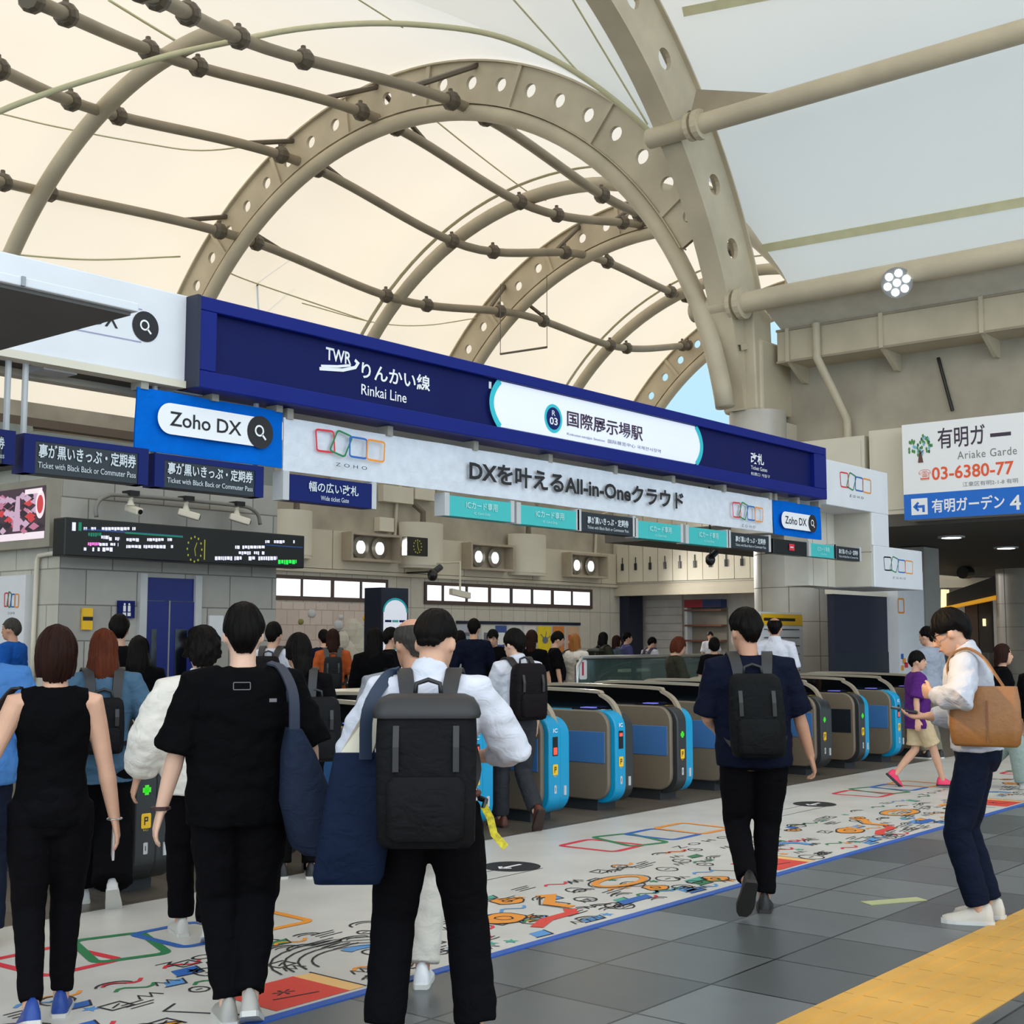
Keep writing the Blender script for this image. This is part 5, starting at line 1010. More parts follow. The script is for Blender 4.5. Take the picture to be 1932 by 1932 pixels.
def person(u, d, vt, face, label, pose='stand', h=None, hair=('k', .05, -.01, -.08), top=None, bot=None, shoes=(30, 30, 32), skin=0, vox=.012, P_=None, head=(0, 0), lean=0, wid=1.0, fat=1.0, group=None, acc=(), bald=None, sole=None, hvol=.010, sway=0):
    g = aD(u, d); ht = h or (EYE + (HORIZON - vt) / FPX * d - .012); s = ht / 1.70
    f = ray(u, HORIZON); ang = math.atan2(f.y, f.x) + AR(face)
    root = thing('person', label, 'person', (g.x, g.y, 0), group); root.rotation_euler = (0, 0, ang - math.pi / 2)
    S = MX.Scale(s, 4); pz = dict(POSE[pose]); pz.update(P_ or {})
    def T(p): p = V(p); k = max(0, p.z - .93); return V((p.x * 1 + sway * k, p.y + lean * k, p.z))
    piv = V((0, -.02, 1.46)); HM = MX.Rotation(AR(head[1]), 3, 'Z') @ MX.Rotation(-AR(head[0]), 3, 'X')   # pitch down, yaw left
    def Hd(p): return T(piv) + HM @ (V(p) - piv)
    hc = V((0, .012, 1.585))
    J = {}
    for sd, sg in (('l', -1), ('r', 1)):
        hip = V((.088 * sg * wid, 0, .88)); fx, fy, fz, fp = pz[sd + 'f']; ank = V((fx, fy, fz))
        kn, an = ik(hip, ank, .415, .405, V((.06 * sg, 1, 0))); J[sd + 'leg'] = (hip, kn, an, fp)
        sh = T((.172 * sg * wid, -.015, 1.372)); wr = V(pz[sd + 'h']); hint = pz.get(sd + 'e', (.35 * sg, -1, -.2))
        el, wr = ik(sh, T(wr) if wr.z > .93 else wr, .285, .25, hint); J[sd + 'arm'] = (sh, el, wr)
    # ---- body: one continuous surface
    b = MB()
    def oval(z, rx, ry, yo, n=20, fx=1.0): return [T((rx * wid * math.cos(2 * math.pi * k / n), yo + ry * fat * math.sin(2 * math.pi * k / n), z)) for k in range(n)]
    b.loft([oval(z, rx, ry, yo) for z, rx, ry, yo in TORSO])
    b.tube([T((0, -.022, 1.38)), Hd((0, -.012, 1.47)), Hd((0, .0, 1.56))], [.064, .054, .056], 14)
    HR = [(-.117, .022, .022, .046), (-.10, .043, .045, .036), (-.07, .057, .070, .018), (-.035, .068, .086, .006), (.015, .0745, .094, .0), (.055, .074, .093, -.004), (.088, .061, .077, -.007), (.11, .036, .046, -.01), (.118, .012, .016, -.01)]
    b.loft([[Hd(hc + V((rx * math.cos(2 * math.pi * k / 18), yo + ry * math.sin(2 * math.pi * k / 18), z))) for k in range(18)] for z, rx, ry, yo in HR])
    b.tube([Hd(hc + V((0, .086, .012))), Hd(hc + V((0, .101, -.015))), Hd(hc + V((0, .107, -.034))), Hd(hc + V((0, .088, -.042)))], [.008, .011, .015, .010], 8)
    b.tube([Hd(hc + V((-.022, .081, -.070))), Hd(hc + V((0, .090, -.069))), Hd(hc + V((.022, .081, -.070)))], [.007, .010, .007], 7)
    for sg in (-1, 1): b.sph((0, 0, 0), (.012, .020, .029), 8, 6, f=lambda p, sg=sg: Hd(hc + V((.076 * sg, -.006, -.012)) + p))
    for sd, sg in (('l', -1), ('r', 1)):
        hip, kn, an, fp = J[sd + 'leg']; th = .086 * (1 + .5 * (fat - 1))
        b.tube([hip + V((-.01 * sg, 0, .05)), lerp(hip, kn, .3), lerp(hip, kn, .75), kn, lerp(kn, an, .3), lerp(kn, an, .7), an - V((0, 0, .02))], [th, th * .94, .062, .053, .054, .040, .034], 12)
        sh, el, wr = J[sd + 'arm']
        b.tube([T((.10 * sg * wid, -.018, 1.385)), sh, lerp(sh, el, .3), lerp(sh, el, .8), el, lerp(el, wr, .25), lerp(el, wr, .7), wr], [.052, .056, .048, .040, .037, .039, .031, .025], 12)
        hand(b, el, wr, sg, pz.get(sd + 'c', 25), pz.get(sd + 'n'), vox < .009)
    body = remesh(b, 'body', skinm(skin), root, vox if vox > .008 else .0066, s, 0, 2 if vox < .009 else 1)
    # ---- face details
    for sg in (-1, 1):
        MB().sph((0, 0, 0), (.0115, .006, .006), 8, 6, f=lambda p, sg=sg: S @ Hd(hc + V((.031 * sg, .0835, .006)) + p)).build('eye', eye_m, root, local=True, smooth=True)
        MB().tube([S @ Hd(hc + V((q * sg, y, z))) for q, y, z in ((.016, .090, .026), (.034, .086, .031), (.052, .073, .027))], [.003 * s, .0042 * s, .002 * s], 6).build('eyebrow', HC[hair[0]], root, local=True)
    MB().tube([S @ Hd(hc + V((q, y, -.0695))) for q, y in ((-.020, .087), (0, .0985), (.020, .087))], [.003 * s, .006 * s, .003 * s], 6).build('lips', lip_m, root, local=True, smooth=True)
    # ---- hair
    hm = MB(); hk, zf, zs, zb = hair[:4]; flare = hair[4] if len(hair) > 4 else 0; curly = hair[5] if len(hair) > 5 else 0; nth, ntt = 84, 26; R = []; rs = random.Random(int(u * 7 + d * 31))
    ox = rs.random() * 50
    def zend(t):
        a = abs(((t + math.pi) % (2 * math.pi)) - math.pi); a = math.degrees(a)
        if a < 48: return zf + .015 * math.sin(t * 5 + ox)
        if a < 78: k = (a - 48) / 30; k = k * k * (3 - 2 * k); return zf + (zs - zf) * k
        if a < 110: return zs
        k = min(1, (a - 110) / 45); k = k * k * (3 - 2 * k); return zs + (zb - zs) * k
    tz = .122 + hvol; top0 = bald if bald is not None else tz
    for i in range(ntt + 1):
        ring = []
        for k in range(nth):
            t = 2 * math.pi * k / nth; ze = zend(t) + .008 * NZ.noise(V((k * .6, ox, 0))) * (1.6 if zb > -.2 else 3); q = i / ntt
            z = top0 + (min(ze, top0 - .004) - top0) * (1 - (1 - q) ** 1.6 if bald is None else q)
            zz = max(-.999, min(.999, z / tz))
            rad = math.sqrt(1 - zz * zz) if z > 0 else 1.0
            if z < 0:
                if zb > -.16: rad = math.sqrt(max(.2, 1 - (z / .17) ** 2)) if abs(((t + math.pi) % (2 * math.pi)) - math.pi) > 1.9 else math.sqrt(max(.3, 1 - (z / .2) ** 2))
                else: rad = 1 + flare * min(1, -z / .12) * (1.2 if abs(math.sin(t)) > .5 else .8)
                if zb <= -.2: rad *= 1 - .25 * max(0, (-z - .15) / max(.05, -zb))
            nzv = NZ.noise(V((math.cos(t) * 9 + ox, math.sin(t) * 9, z * (5 + 16 * curly)))) * (.007 + .016 * curly) + NZ.noise(V((math.cos(t) * 17 + ox, math.sin(t) * 17, z * 12))) * .007 + NZ.noise(V((math.cos(t) * 30 + ox, math.sin(t) * 30, z * 5))) * .004
            rx = (.081 + hvol * .7) * rad + max(nzv, -.003); ry = (.098 + hvol * .75) * rad + max(nzv, -.003)
            yo = -.012 - (.010 if zb <= -.2 and z < -.05 else 0)
            if zb > -.16 and flare == 0:                                # short cuts taper onto the skull at temples and nape
                tp = max(0, min(1, (q - .45) / .5)); tp = tp * tp * (3 - 2 * tp) * (1 if abs(math.sin(t)) > .3 or math.cos(t) < 0 else .5)
                for r0, r1 in zip(HR, HR[1:]):
                    if r0[0] <= z <= r1[0]:
                        k_ = (z - r0[0]) / (r1[0] - r0[0]); sx_, sy_, so_ = (lerp(r0[n_], r1[n_], k_) for n_ in (1, 2, 3))
                        if z < -.02 and math.cos(t) < 0: sx_, sy_, so_ = max(sx_, .060), max(sy_, .068 + .1 * (z + .1)), min(so_, -.006)
                        rx += (sx_ + .007 - rx) * tp + .004 * tp * NZ.noise(V((t * 9, z * 60, ox))); ry += (sy_ + .007 - ry) * tp; yo += (so_ - yo) * tp
            ring.append(S @ Hd(hc + V((rx * math.sin(t), yo + ry * math.cos(t), z + .006))))
        R.append(ring)
    hm.loft(R, cap=False); hm.f.append(tuple(reversed(range(nth)))) if bald is None else None; hm.m.append(0) if bald is None else None
    ho = hm.build('hair', HC[hk], root, local=True, smooth=True); so = ho.modifiers.new('solid', 'SOLIDIFY'); so.thickness = .010; so.offset = -1
    # ---- clothes
    if top:
        k = dict(kind='tee', c=cloth('x', (128, 128, 128)), loose=.018, hem=.86, sl=.75, flare=.078, wr=.010); k.update(top); lo = k['loose']; m = MB()
        hem = k['hem']; sec = [(z, rx + lo, ry + lo, yo) for z, rx, ry, yo in TORSO if z > hem + .02 and z < 1.41]
        h0 = [q for q in TORSO if q[0] <= hem + .02][-1:] or [TORSO[1]]
        hx = max(h0[0][1], .15); hy = max(h0[0][2], .10)
        if hem < .80: hx, hy = .165, .115
        if hem > 1.05: hx, hy = .138, .094
        fl = k.get('hemflare', 0)
        mono = k.get('box', 0)
        if mono: sec = [(z, max(rx, mono * .160 + lo) if z < 1.3 else rx, max(ry, mono * .112 + lo) if z < 1.3 else ry, yo) for z, rx, ry, yo in sec]; hx, hy = max(hx, mono * .160), max(hy, mono * .112)
        m.loft([oval(hem, hx + lo + fl, hy + lo + fl, -.006)] + [oval(*q) for q in sec] + [oval(1.425, .088 + lo * .5, .070 + lo * .4, -.02), oval(1.447, .066, .062, -.018)])
        if k.get('collar'): m.tube([T((0, -.02, 1.42)), Hd((0, -.018, 1.455)), Hd((0, -.012, 1.49))], [.080, .071, .066], 16)
        for sd, sg in (('l', -1), ('r', 1)):
            if k['sl'] <= 0: m.tube([T((.08 * sg * wid, -.018, 1.39)), T((.150 * sg * wid, -.015, 1.385))], [.062, .055], 12); continue
            sh, el, wr = J[sd + 'arm']; L = k['sl']; q0 = T((.085 * sg * wid, -.018, 1.385))
            if L <= 1: m.tube([q0, sh, lerp(sh, el, L * .5), lerp(sh, el, L)], [.060 + lo * .5, .060 + lo * .8, k['flare'] * .92, k['flare']], 14)
            else:
                e2 = lerp(el, wr, min(L - 1, 1)); pf = k.get('puff', 0)
                m.tube([q0, sh, lerp(sh, el, .5), el, lerp(el, e2, .5), lerp(el, e2, .85), e2], [.058 + lo * .5, .060 + lo * .8, .056 + lo + pf * .5, .050 + lo + pf, .048 + lo * .8 + pf * 1.2, .042 + lo * .6 + pf, .036 + lo * .4], 14)
        remesh(m, k.get('name', 'shirt'), k['c'], root, max(vox, .0105), s, k['wr'], 3)
    if bot:
        k = dict(kind='trousers', c=cloth('x', (128, 128, 128)), th=.098, kn=.078, hem=.068, waist=1.0, len=1.0, wr=.006); k.update(bot); m = MB()
        wz = k['waist']
        m.loft([oval(z, rx + .012, ry + .012, yo) for z, rx, ry, yo in TORSO if z < wz] + [oval(wz, .150 + .012, .102 + .012, -.004)])
        if k['kind'] == 'skirt':
            zb_ = k['len']; m = MB(); m.loft([oval(zb_, k['hem'], k['hem'] * .85, 0, 24), oval((zb_ + .9) / 2, (k['hem'] + .18) / 2 + .01, (k['hem'] * .85 + .13) / 2, 0, 24), oval(.9, .185, .135, -.01, 24), oval(wz, .155, .107, -.004, 24)])
        else:
            for sd, sg in (('l', -1), ('r', 1)):
                hip, kn, an, fp = J[sd + 'leg']; L = k['len']; e = lerp(kn, an, L) if L > 0 else lerp(hip, kn, 1 + L)
                c_ = [hip + V((0, 0, .06)), hip, lerp(hip, kn, .35), lerp(hip, kn, .75)]; r_ = [k['th'] * .98, k['th'], k['th'] * .97, (k['th'] + k['kn'] * 2) / 3]
                if L > 0: c_ += [kn, lerp(kn, e, .5), lerp(kn, e, .93) if L < 1 else lerp(kn, an, .96)]; r_ += [k['kn'], (k['kn'] + k['hem']) / 2, k['hem']]
                else: c_ += [e]; r_ += [k['hem']]
                m.tube(c_, [q * (1 + .35 * (fat - 1)) for q in r_], 14)
        remesh(m, k.get('name', k['kind']), k['c'], root, max(vox, .0105), s, k['wr'], 3)
    if shoes:
        sm = mat('shoe_%d_%d_%d' % shoes, shoes, .5, var=.04); so_m = mat('sole_%d_%d_%d' % (sole or (200, 198, 192)), sole or (200, 198, 192), .6)
        for sd, sg in (('l', -1), ('r', 1)):
            hip, kn, an, fp = J[sd + 'leg']; rot = MX.Rotation(-AR(fp), 3, 'X') @ MX.Rotation(-AR(7 * sg), 3, 'Z')
            def F(p): return S @ (an + rot @ V(p))
            sec = [(-.072, .024, -.02), (-.06, .034, .02), (-.03, .037, .035), (.02, .039, .02), (.07, .044, -.012), (.12, .046, -.030), (.165, .038, -.042), (.190, .018, -.052)]
            m = MB(); m.loft([[F((w_ * math.cos(t), y, (-.082 if math.sin(t) < 0 else -.075) + max(0, math.sin(t)) * (tp + .078))) for t in [2 * math.pi * k / 14 for k in range(14)]] for y, w_, tp in sec])
            sh_o = m.build('shoe', sm, root, local=True, smooth=60)
            m = MB(); m.loft([[F((w_ * 1.08 * (1 if x > 0 else -1), y, z)) for x, z in ((1, -.086), (1, -.064), (-1, -.064), (-1, -.086))] for y, w_, tp in [(-.078, .026, 0)] + sec[1:7] + [(.197, .02, 0)]])
            m.build('sole', so_m, sh_o, local=True)
    root['_'] = 0; del root['_']
    root_data = dict(root=root, s=s, S=S, T=T, Hd=Hd, hc=hc, J=J, ang=ang, g=g)
    for a in acc: a(root_data)
    return root_data
def hand(b, el, wr, sg, curl, nrm, fine):
    d = (wr - el).normalized()
    n = V(nrm) if nrm else V((-sg, .15, 0)); n = (n - d * n.dot(d)).normalized(); t = d.cross(n).normalized()
    if t.y < 0 and not nrm: t = -t
    if nrm and t.z < 0: t = -t
    pc = wr + d * .05
    b.tube([wr - d * .02, wr + d * .015, wr + d * .05, wr + d * .088], [(.020, .026), (.017, .034), (.015, .040), (.012, .040)], 12, hint=n)
    for k, (off, L) in enumerate(((-.031, .058), (-.0105, .073), (.0105, .080), (.031, .071))):
        p = wr + d * .082 + t * off; a = 0; pts = [p - d * .02, p]; dd_ = d
        for j, fr in enumerate((.42, .32, .26)):
            a += AR(curl * (1.0 if j else .7)); dd_ = d * math.cos(a) + n * math.sin(a); p = p + dd_ * L * fr; pts.append(p)
        b.tube(pts, [.0092, .0095, .0088, .0082, .0066], 8)
    p = wr + d * .022 + t * .026; q = (t * .75 + d * .62 + n * .35).normalized()
    b.tube([wr + d * .012 + t * .012, p, p + q * .034, p + (q * .034 + (q * .5 + d * .8).normalized() * .032)], [.014, .014, .0105, .0078], 8)
# ---- carried things
def carried(R, name, label, cat, group=None):
    o = thing(name, label, cat, tuple(R['root'].location), group); o.rotation_euler = R['root'].rotation_euler.copy(); return o
def backpack(R, label, c=(20, 20, 22), w=.30, hgt=.46, dep=.16, zc=1.16, y0=-.125, flap=True, tilt=.0, cw=None, nom='backpack_cloth', group=None, straps=True, x0=0):
    T, S = R['T'], R['S']; o = carried(R, 'backpack', label, 'backpack', group); m = cloth('pack_%d_%d_%d' % c, c, .6, .2); m2 = mat('pack_trim_%d_%d_%d' % c, tuple(min(255, int(q * 1.25 + 4)) for q in c), .5)
    def B(p): return S @ T((x0 + p[0], y0 - p[1] + tilt * (p[2] - zc), p[2]))
    def rb(hw, hd, y, z, n=6, r=.05):
        return [B((x_, y + y_, z)) for x_, y_ in rsq(0, 0, hw, hd, min(r, hd * .95), 0, n)]
    z0, z1 = zc - hgt / 2, zc + hgt / 2; hd = dep / 2
    prof = [(0, .80, .75), (.03, .95, .93), (.12, 1.0, 1.0), (.5, 1.02, 1.05), (.85, .97, .95), (.95, .90, .80), (1.0, .72, .5)] if not flap else [(0, .88, .85), (.04, .98, .98), (.3, 1.0, 1.0), (.7, 1.02, 1.02), (.86, 1.0, .98)]
    MB().loft([rb(w / 2 * a, hd * c_, hd, z0 + (z1 - z0) * t) for t, a, c_ in prof]).build('pack_body', m, o, local=True, smooth=50)
    if flap: MB().loft([rb(w / 2 * a, hd * c_, hd * 1.0, z0 + (z1 - z0) * t) for t, a, c_ in ((.845, 1.07, 1.10), (.87, 1.10, 1.13), (.92, 1.06, 1.06), (.975, .95, .86), (1.0, .78, .6))]).build('top_flap', m2, o, local=True, smooth=50)
    MB().loft([rb(w / 2 * a, hd * .30 * c_, dep + hd * .16, z0 + (z1 - z0) * t, r=.03) for t, a, c_ in ((.06, .66, .7), (.09, .76, 1), (.42, .78, 1), (.47, .66, .6))]).build('front_pocket', m, o, local=True, smooth=50)
    for sg in (-1, 1):
        MB().ribbon([B((sg * w * .30, dep + .012, z0 + .5 * hgt)), B((sg * w * .30, dep + .016, z0 + .66 * hgt)), B((sg * w * .30, dep * .98, z0 + .80 * hgt))], S.to_3x3() @ V((1, 0, 0)), .022, .006).build('compression_strap', m2, o, local=True)
    MB().tube([B((-.05, .02, z1 - .01)), B((-.045, .015, z1 + .035)), B((0, .012, z1 + .05)), B((.045, .015, z1 + .035)), B((.05, .02, z1 - .01))], .009, 8).build('grab_handle', m2, o, local=True, smooth=True)
    if straps:
        for sg in (-1, 1):
            pts = [(.07, -.165, z1 - .06), (.085, -.12, 1.405), (.10, -.03, 1.465), (.115, .06, 1.42), (.135, .118, 1.30), (.155, .10, 1.17), (.175, .02, 1.07), (.15, -.09, 1.0), (.12, -.15, z0 + .06)]
            MB().ribbon([S @ T((sg * a, b, c_)) for a, b, c_ in catm2(pts)], V((1, .25 * sg, 0)), .062 * R['s'], .014).build('shoulder_strap', m2, o, local=True, smooth=40)
    return o
def catm2(pts): return [tuple(p) for p in catm([V(p) for p in pts], 4)]
def tote(R, label, c, side, zt, zb, w, dep, cc=None, y=0.0, x=.24, strap=True, strap_c=None, flare=1.0, sz=1.44, sx=.12, cat='bag', name='tote_bag', lean_=0.0, ori='y', sw=.034):
    T, S = R['T'], R['S']; o = carried(R, name, label, cat); m = cc or cloth('tote_%d_%d_%d' % c, c, .7, .2); sg = side
    rings = []
    for t, a, b_ in ((0, .92, .55), (.06, 1.0, .9), (.4, 1.0, 1.0), (.8, .96, .6), (1.0, .92, .25)):
        z = zb + (zt - zb) * t; rings.append([S @ V((sg * (x + lean_ * (1 - t)) + yy, y + xx * (flare if t < .5 else 1), z)) for xx, yy in (rsq(0, 0, w / 2 * a, dep / 2 * b_, dep / 2 * b_ * .9, 0, 5) if ori == 'y' else [(q2_, q1_) for q1_, q2_ in rsq(0, 0, w / 2 * a, dep / 2 * b_, dep / 2 * b_ * .9, 0, 5)])])
    MB().loft(rings).build('bag_body', m, o, local=True, smooth=50)
    sm = mat('strap_%d_%d_%d' % (strap_c or c), strap_c or c, .6)
    for k in (-1, 1):
        yy = y + k * w * .26
        pts = [(x, yy, zt - .02), (x * .98, y + k * .05, zt + (sz - zt) * .55), (sx + .03, y * .3 + k * .022, sz - .01), (sx - .02, k * .02 - .01, sz + .015)]
        MB().ribbon([S @ T((sg * a, b, c_)) if c_ > 1 else S @ V((sg * a, b, c_)) for a, b, c_ in catm2(pts)], V((1, .6, 0)), sw * R['s'], .008).build('strap', sm, o, local=True, smooth=40)
    return o
blk = cloth('black', (9, 9, 11), .9, .2); blk2 = cloth('black_soft', (13, 12, 15), .9, .2); wht = cloth('white', (206, 207, 217), .7, .2); crm = cloth('cream', (222, 216, 206), .75, .25); nvy = cloth('navy', (17, 21, 38), .8, .2)
denim = cloth('denim_shirt', (72, 100, 124), .8, .25); gry = cloth('grey', (138, 140, 146), .8, .25); jeans = cloth('dark_jeans', (26, 32, 48), .8, .25); char = cloth('charcoal', (52, 54, 58), .75, .2); lgr = cloth('light_grey_stripe', (182, 184, 194), .7, .2)
olive = cloth('olive', (52, 52, 42), .8, .2); beig = cloth('beige', (196, 176, 142), .8, .2); purp = cloth('purple', (84, 40, 112), .8, .2); oran = cloth('rust', (170, 82, 42), .8, .2); blu = cloth('blue', (72, 120, 180), .8, .25); blu2 = cloth('cobalt', (24, 78, 156), .7, .2)
khk = cloth('khaki', (120, 114, 100), .8, .2); mint = cloth('sage', (150, 166, 160), .7, .2); viol = cloth('violet_blue', (78, 80, 130), .8, .2); slate = cloth('slate', (70, 80, 94), .8, .2)
TR = dict(c=blk, th=.094, kn=.074, hem=.064)
# -- foreground
R1 = person(107, 5.5, 1183, 2, 'woman with a brown bob in a sleeveless black top and black trousers at the left', 'walkL', hair=('b', .04, -.10, -.125, .10), hvol=.014, top=dict(c=blk, sl=0, hem=.84, loose=.012), bot=dict(c=blk2, th=.104, kn=.072, hem=.050, waist=1.02), shoes=(24, 62, 140), vox=.008, skin=0,
    P_=dict(lf=(-.06, -.16, .11, 18), rf=(.07, .08, .085, 0), lh=(-.29, .10, .93), rh=(.285, .03, .80), rc=18), wid=.94, fat=.98)
MB().tube([R1['S'] @ (R1['J']['rarm'][2] + V((.032 * math.cos(t), .030 * math.sin(t), .0))) for t in [k * .5236 for k in range(12)]], .004, 6, closed=True).build('bracelet', chrome, R1['root'], local=True)
def smartphone(R, sd, lab, off=(0, .03, -.09), dirn=(0, .2, 1), nrm=(1, 0, 0), c=(30, 30, 34)):
    o = carried(R, 'smartphone', lab, 'phone'); p = R['J'][sd + 'arm'][2] + V(off); a = V(dirn).normalized(); n = V(nrm); n = (n - a * n.dot(a)).normalized(); t = a.cross(n)
    MB().obox(R['S'] @ p, a * .074 * R['s'], t * .036 * R['s'], n * .005).build('phone_body', mat('phone_%d' % c[0], c, .25), o, local=True, bevel=.003)
    MB().obox(R['S'] @ (p + n * .0055), a * .068 * R['s'], t * .032 * R['s'], n * .0006).build('screen', mat('phone_glass', (24, 26, 34), .1), o, local=True); return o
smartphone(R1, 'r', 'pale phone held low in the hand of the sleeveless woman', (.000, .035, -.11), (0, .25, -1), (1, 0, 0), (196, 190, 186))
tote(R1, 'black handbag on the left arm of the sleeveless woman', (20, 20, 24), -1, 1.0, .70, .30, .13, y=.05, x=.30, sz=1.43, sx=.16)
R2 = person(459, 5.5, 1140, 3, 'man in an oversized black T-shirt and black trousers with a navy shoulder bag', 'walkR', hair=('k', .03, -.015, -.085), hvol=.012, top=dict(c=blk, sl=.98, hem=.80, loose=.03, flare=.10, box=1.10, wr=.012), bot=dict(c=blk2, th=.115, kn=.090, hem=.060, wr=.010), shoes=(168, 164, 156), vox=.008, skin=2,
    P_=dict(lf=(-.035, -.02, .085, 0), rf=(.05, -.10, .12, 22), lh=(-.335, .03, .80), rh=(.30, .13, .92), lc=20), wid=1.08)
MB().tube([R2['S'] @ (R2['J']['larm'][2] + V((.034 * math.cos(t), .032 * math.sin(t), .012))) for t in [k * .5236 for k in range(12)]], .008, 6, closed=True).build('wristband', mat('dark_band', (52, 26, 28), .5), R2['root'], local=True)
q = MB(); S_ = R2['S']; P = Plane(S_ @ V((0, -.146, 1.375)), (R2['s'], 0, 0), (0, .25 * R2['s'], .97 * R2['s']), (0, -.97, .25)); P.stroke(q, rsq(-.01, -.005, .034, .015, .004), .0035, 0, .012, True); P.rect(q, .10, .13, -.075, -.06, 0, .022)
q.build('back_print', mat('faint_print', (96, 94, 98), .7, var=0), R2['root'], local=True)
tote(R2, 'slouchy dark navy shoulder bag on the right side of the black T-shirt man', (34, 42, 60), 1, 1.20, .70, .36, .22, y=-.14, x=.20, sz=1.45, sx=.13, lean_=.10, sw=.048)
R3 = person(811, 5.1, 1187, -2, 'man in a rolled sleeve white shirt and black trousers wearing a big black backpack', 'stand', h=1.66, hair=('k', .04, .01, -.045), hvol=.012, top=dict(c=wht, sl=1.55, hem=.95, loose=.022, collar=True, wr=.014), bot=dict(c=blk2, th=.112, kn=.086, hem=.082, waist=1.02), shoes=(24, 24, 26), vox=.008, skin=0,
    P_=dict(lf=(-.17, .0, .085, 0), rf=(.19, .02, .085, 0), lh=(-.16, .26, 1.05), rh=(.18, .24, 1.10), re=(1.0, -.55, -.5), le=(-1, -.4, -.4), rc=45), head=(16, -20), wid=1.10, fat=1.06, lean=.04)
backpack(R3, 'big black boxy backpack with a flap lid on the white shirted man', (24, 24, 26), .37, .56, .20, 1.10, -.15)
MB().tube([R3['S'] @ V((.175 * math.cos(t) * 1.1, -.01 + .128 * math.sin(t), .985)) for t in [2 * math.pi * k / 28 for k in range(28)]], (.014), 8, closed=True).build('belt', mat('belt_brown', (92, 46, 30), .5), R3['root'], local=True)
o = carried(R3, 'key_strap', 'yellow patterned strap dangling from the black trousers of the backpack man', 'strap'); MB().ribbon([R3['S'] @ V(p) for p in ((.215, -.06, .94), (.24, -.10, .90), (.255, -.11, .84), (.30, -.12, .79))], V((1, 0, .4)), .028, .006).build('ribbon', mat('strap_yellow', (206, 190, 40), .6, var=.3, vs=60), o, local=True)
MB().tube([R3['S'] @ V(p) for p in ((.19, -.03, .97), (.222, -.05, .96), (.215, -.06, .93))], .012, 8).build('loop', black, o, local=True)
o = tote(R3, 'navy and cream tote bag hanging left of the big black backpack', (22, 32, 54), -1, 1.15, .66, .27, .14, y=-.12, x=.235, sz=1.44, sx=.14, strap_c=(34, 48, 70), lean_=.07, ori='x', sw=.05)
MB().prism([R3['S'] @ V(p) for p in ((-.14, -.02, 1.43), (-.22, -.06, 1.36), (-.345, -.10, 1.14), (-.22, -.10, 1.13))], (0, .03, 0)).build('cream_panel', mat('canvas_cream', (216, 208, 186), .8, var=.05), o, local=True)
R4 = person(1419, 7.6, 1150, 6, 'man in a navy T-shirt and black tapered trousers walking away with a black backpack', 'walkL', hair=('k', .035, .0, -.07, 0, .5), hvol=.018, top=dict(c=nvy, sl=.95, hem=.82, loose=.028, flare=.088, box=1.05, wr=.012), bot=dict(c=blk2, th=.100, kn=.074, hem=.058), shoes=(26, 24, 24), sole=(40, 36, 34), vox=.008, skin=1,
    P_=dict(lf=(-.07, -.22, .22, 52), rf=(.05, .06, .085, 0), lh=(-.20, .24, 1.02), rh=(.33, .06, .86), rc=38), head=(4, 22), wid=1.12, fat=1.1, sway=-.04)
backpack(R4, 'soft black backpack on the navy T-shirt man', (22, 23, 24), .30, .46, .17, 1.12, -.15, flap=False)
R5 = person(1834, 7.4, 1145, 84, 'man in glasses and a pale striped shirt looking down at his phone at the right', 'stand', h=1.725, hair=('k', .015, -.005, -.075, 0, .25), hvol=.016, top=dict(c=lgr, sl=1.88, hem=.92, loose=.026, collar=True, wr=.013), bot=dict(c=cloth('navy_trousers', (17, 23, 40), .75, .2), th=.096, kn=.078, hem=.070, waist=1.0), shoes=(196, 188, 176), vox=.008, skin=0,
    P_=dict(lf=(-.10, .0, .085, 0), rf=(.09, -.04, .085, 0), lh=(-.22, .16, 1.23), le=(-1.1, -.7, -.3), rh=(.08, .25, 1.09), re=(.5, -.8, -.8), lc=58, rc=22, rn=(0, -.5, 1), ln=(.6, -.5, .2)), head=(24, 0), lean=.10)
smartphone(R5, 'r', 'dark phone in the far hand of the man in glasses', (-.02, .12, .035), (-.12, 1, .18), (0, -.3, 1))
HD, hc_, S_ = R5['Hd'], R5['hc'], R5['S']; gl_ = MB()
for sg in (-1, 1): gl_.tube([S_ @ HD(hc_ + V((sg * .033 + .024 * math.cos(t), .098 - .004 * abs(math.cos(t)), .004 + .018 * math.sin(t)))) for t in [k * .4488 for k in range(14)]], .0022, 6, closed=True); gl_.tube([S_ @ HD(hc_ + V(p)) for p in ((sg * .057, .094, .010), (sg * .075, .06, .010), (sg * .083, -.01, .0))], .0022, 6)
gl_.tube([S_ @ HD(hc_ + V(p)) for p in ((-.010, .098, .010), (.010, .098, .010))], .0022, 6); gl_.build('glasses', black, R5['root'], local=True)
MB().tube([S_ @ (R5['J']['larm'][2] + V((.03 * math.cos(t), .018 * math.sin(t) - .02, .028 * math.sin(t) - .02))) for t in [k * .5236 for k in range(12)]], .008, 6, closed=True).build('watch', black, R5['root'], local=True)
tanm = mat('tan_leather', (140, 92, 46), .45, var=.12, vs=6, bump=.15, bs=40)
o = carried(R5, 'handbag', 'tan leather tote bag on the shoulder of the man in glasses', 'bag'); rings = []
for t, a, b_ in ((0, .88, .65), (.05, .97, .95), (.3, 1.03, 1.0), (.75, 1.0, .8), (1, .93, .42)):
    z = .955 + .31 * t; rings.append([S_ @ V((-.215 + yy, -.075 + xx, z + .015 * (xx / .2) ** 2 * t)) for xx, yy in rsq(0, 0, .18 * a, .045 * b_, .042 * b_, 0, 6)])
MB().loft(rings).build('bag_body', tanm, o, local=True, smooth=50)
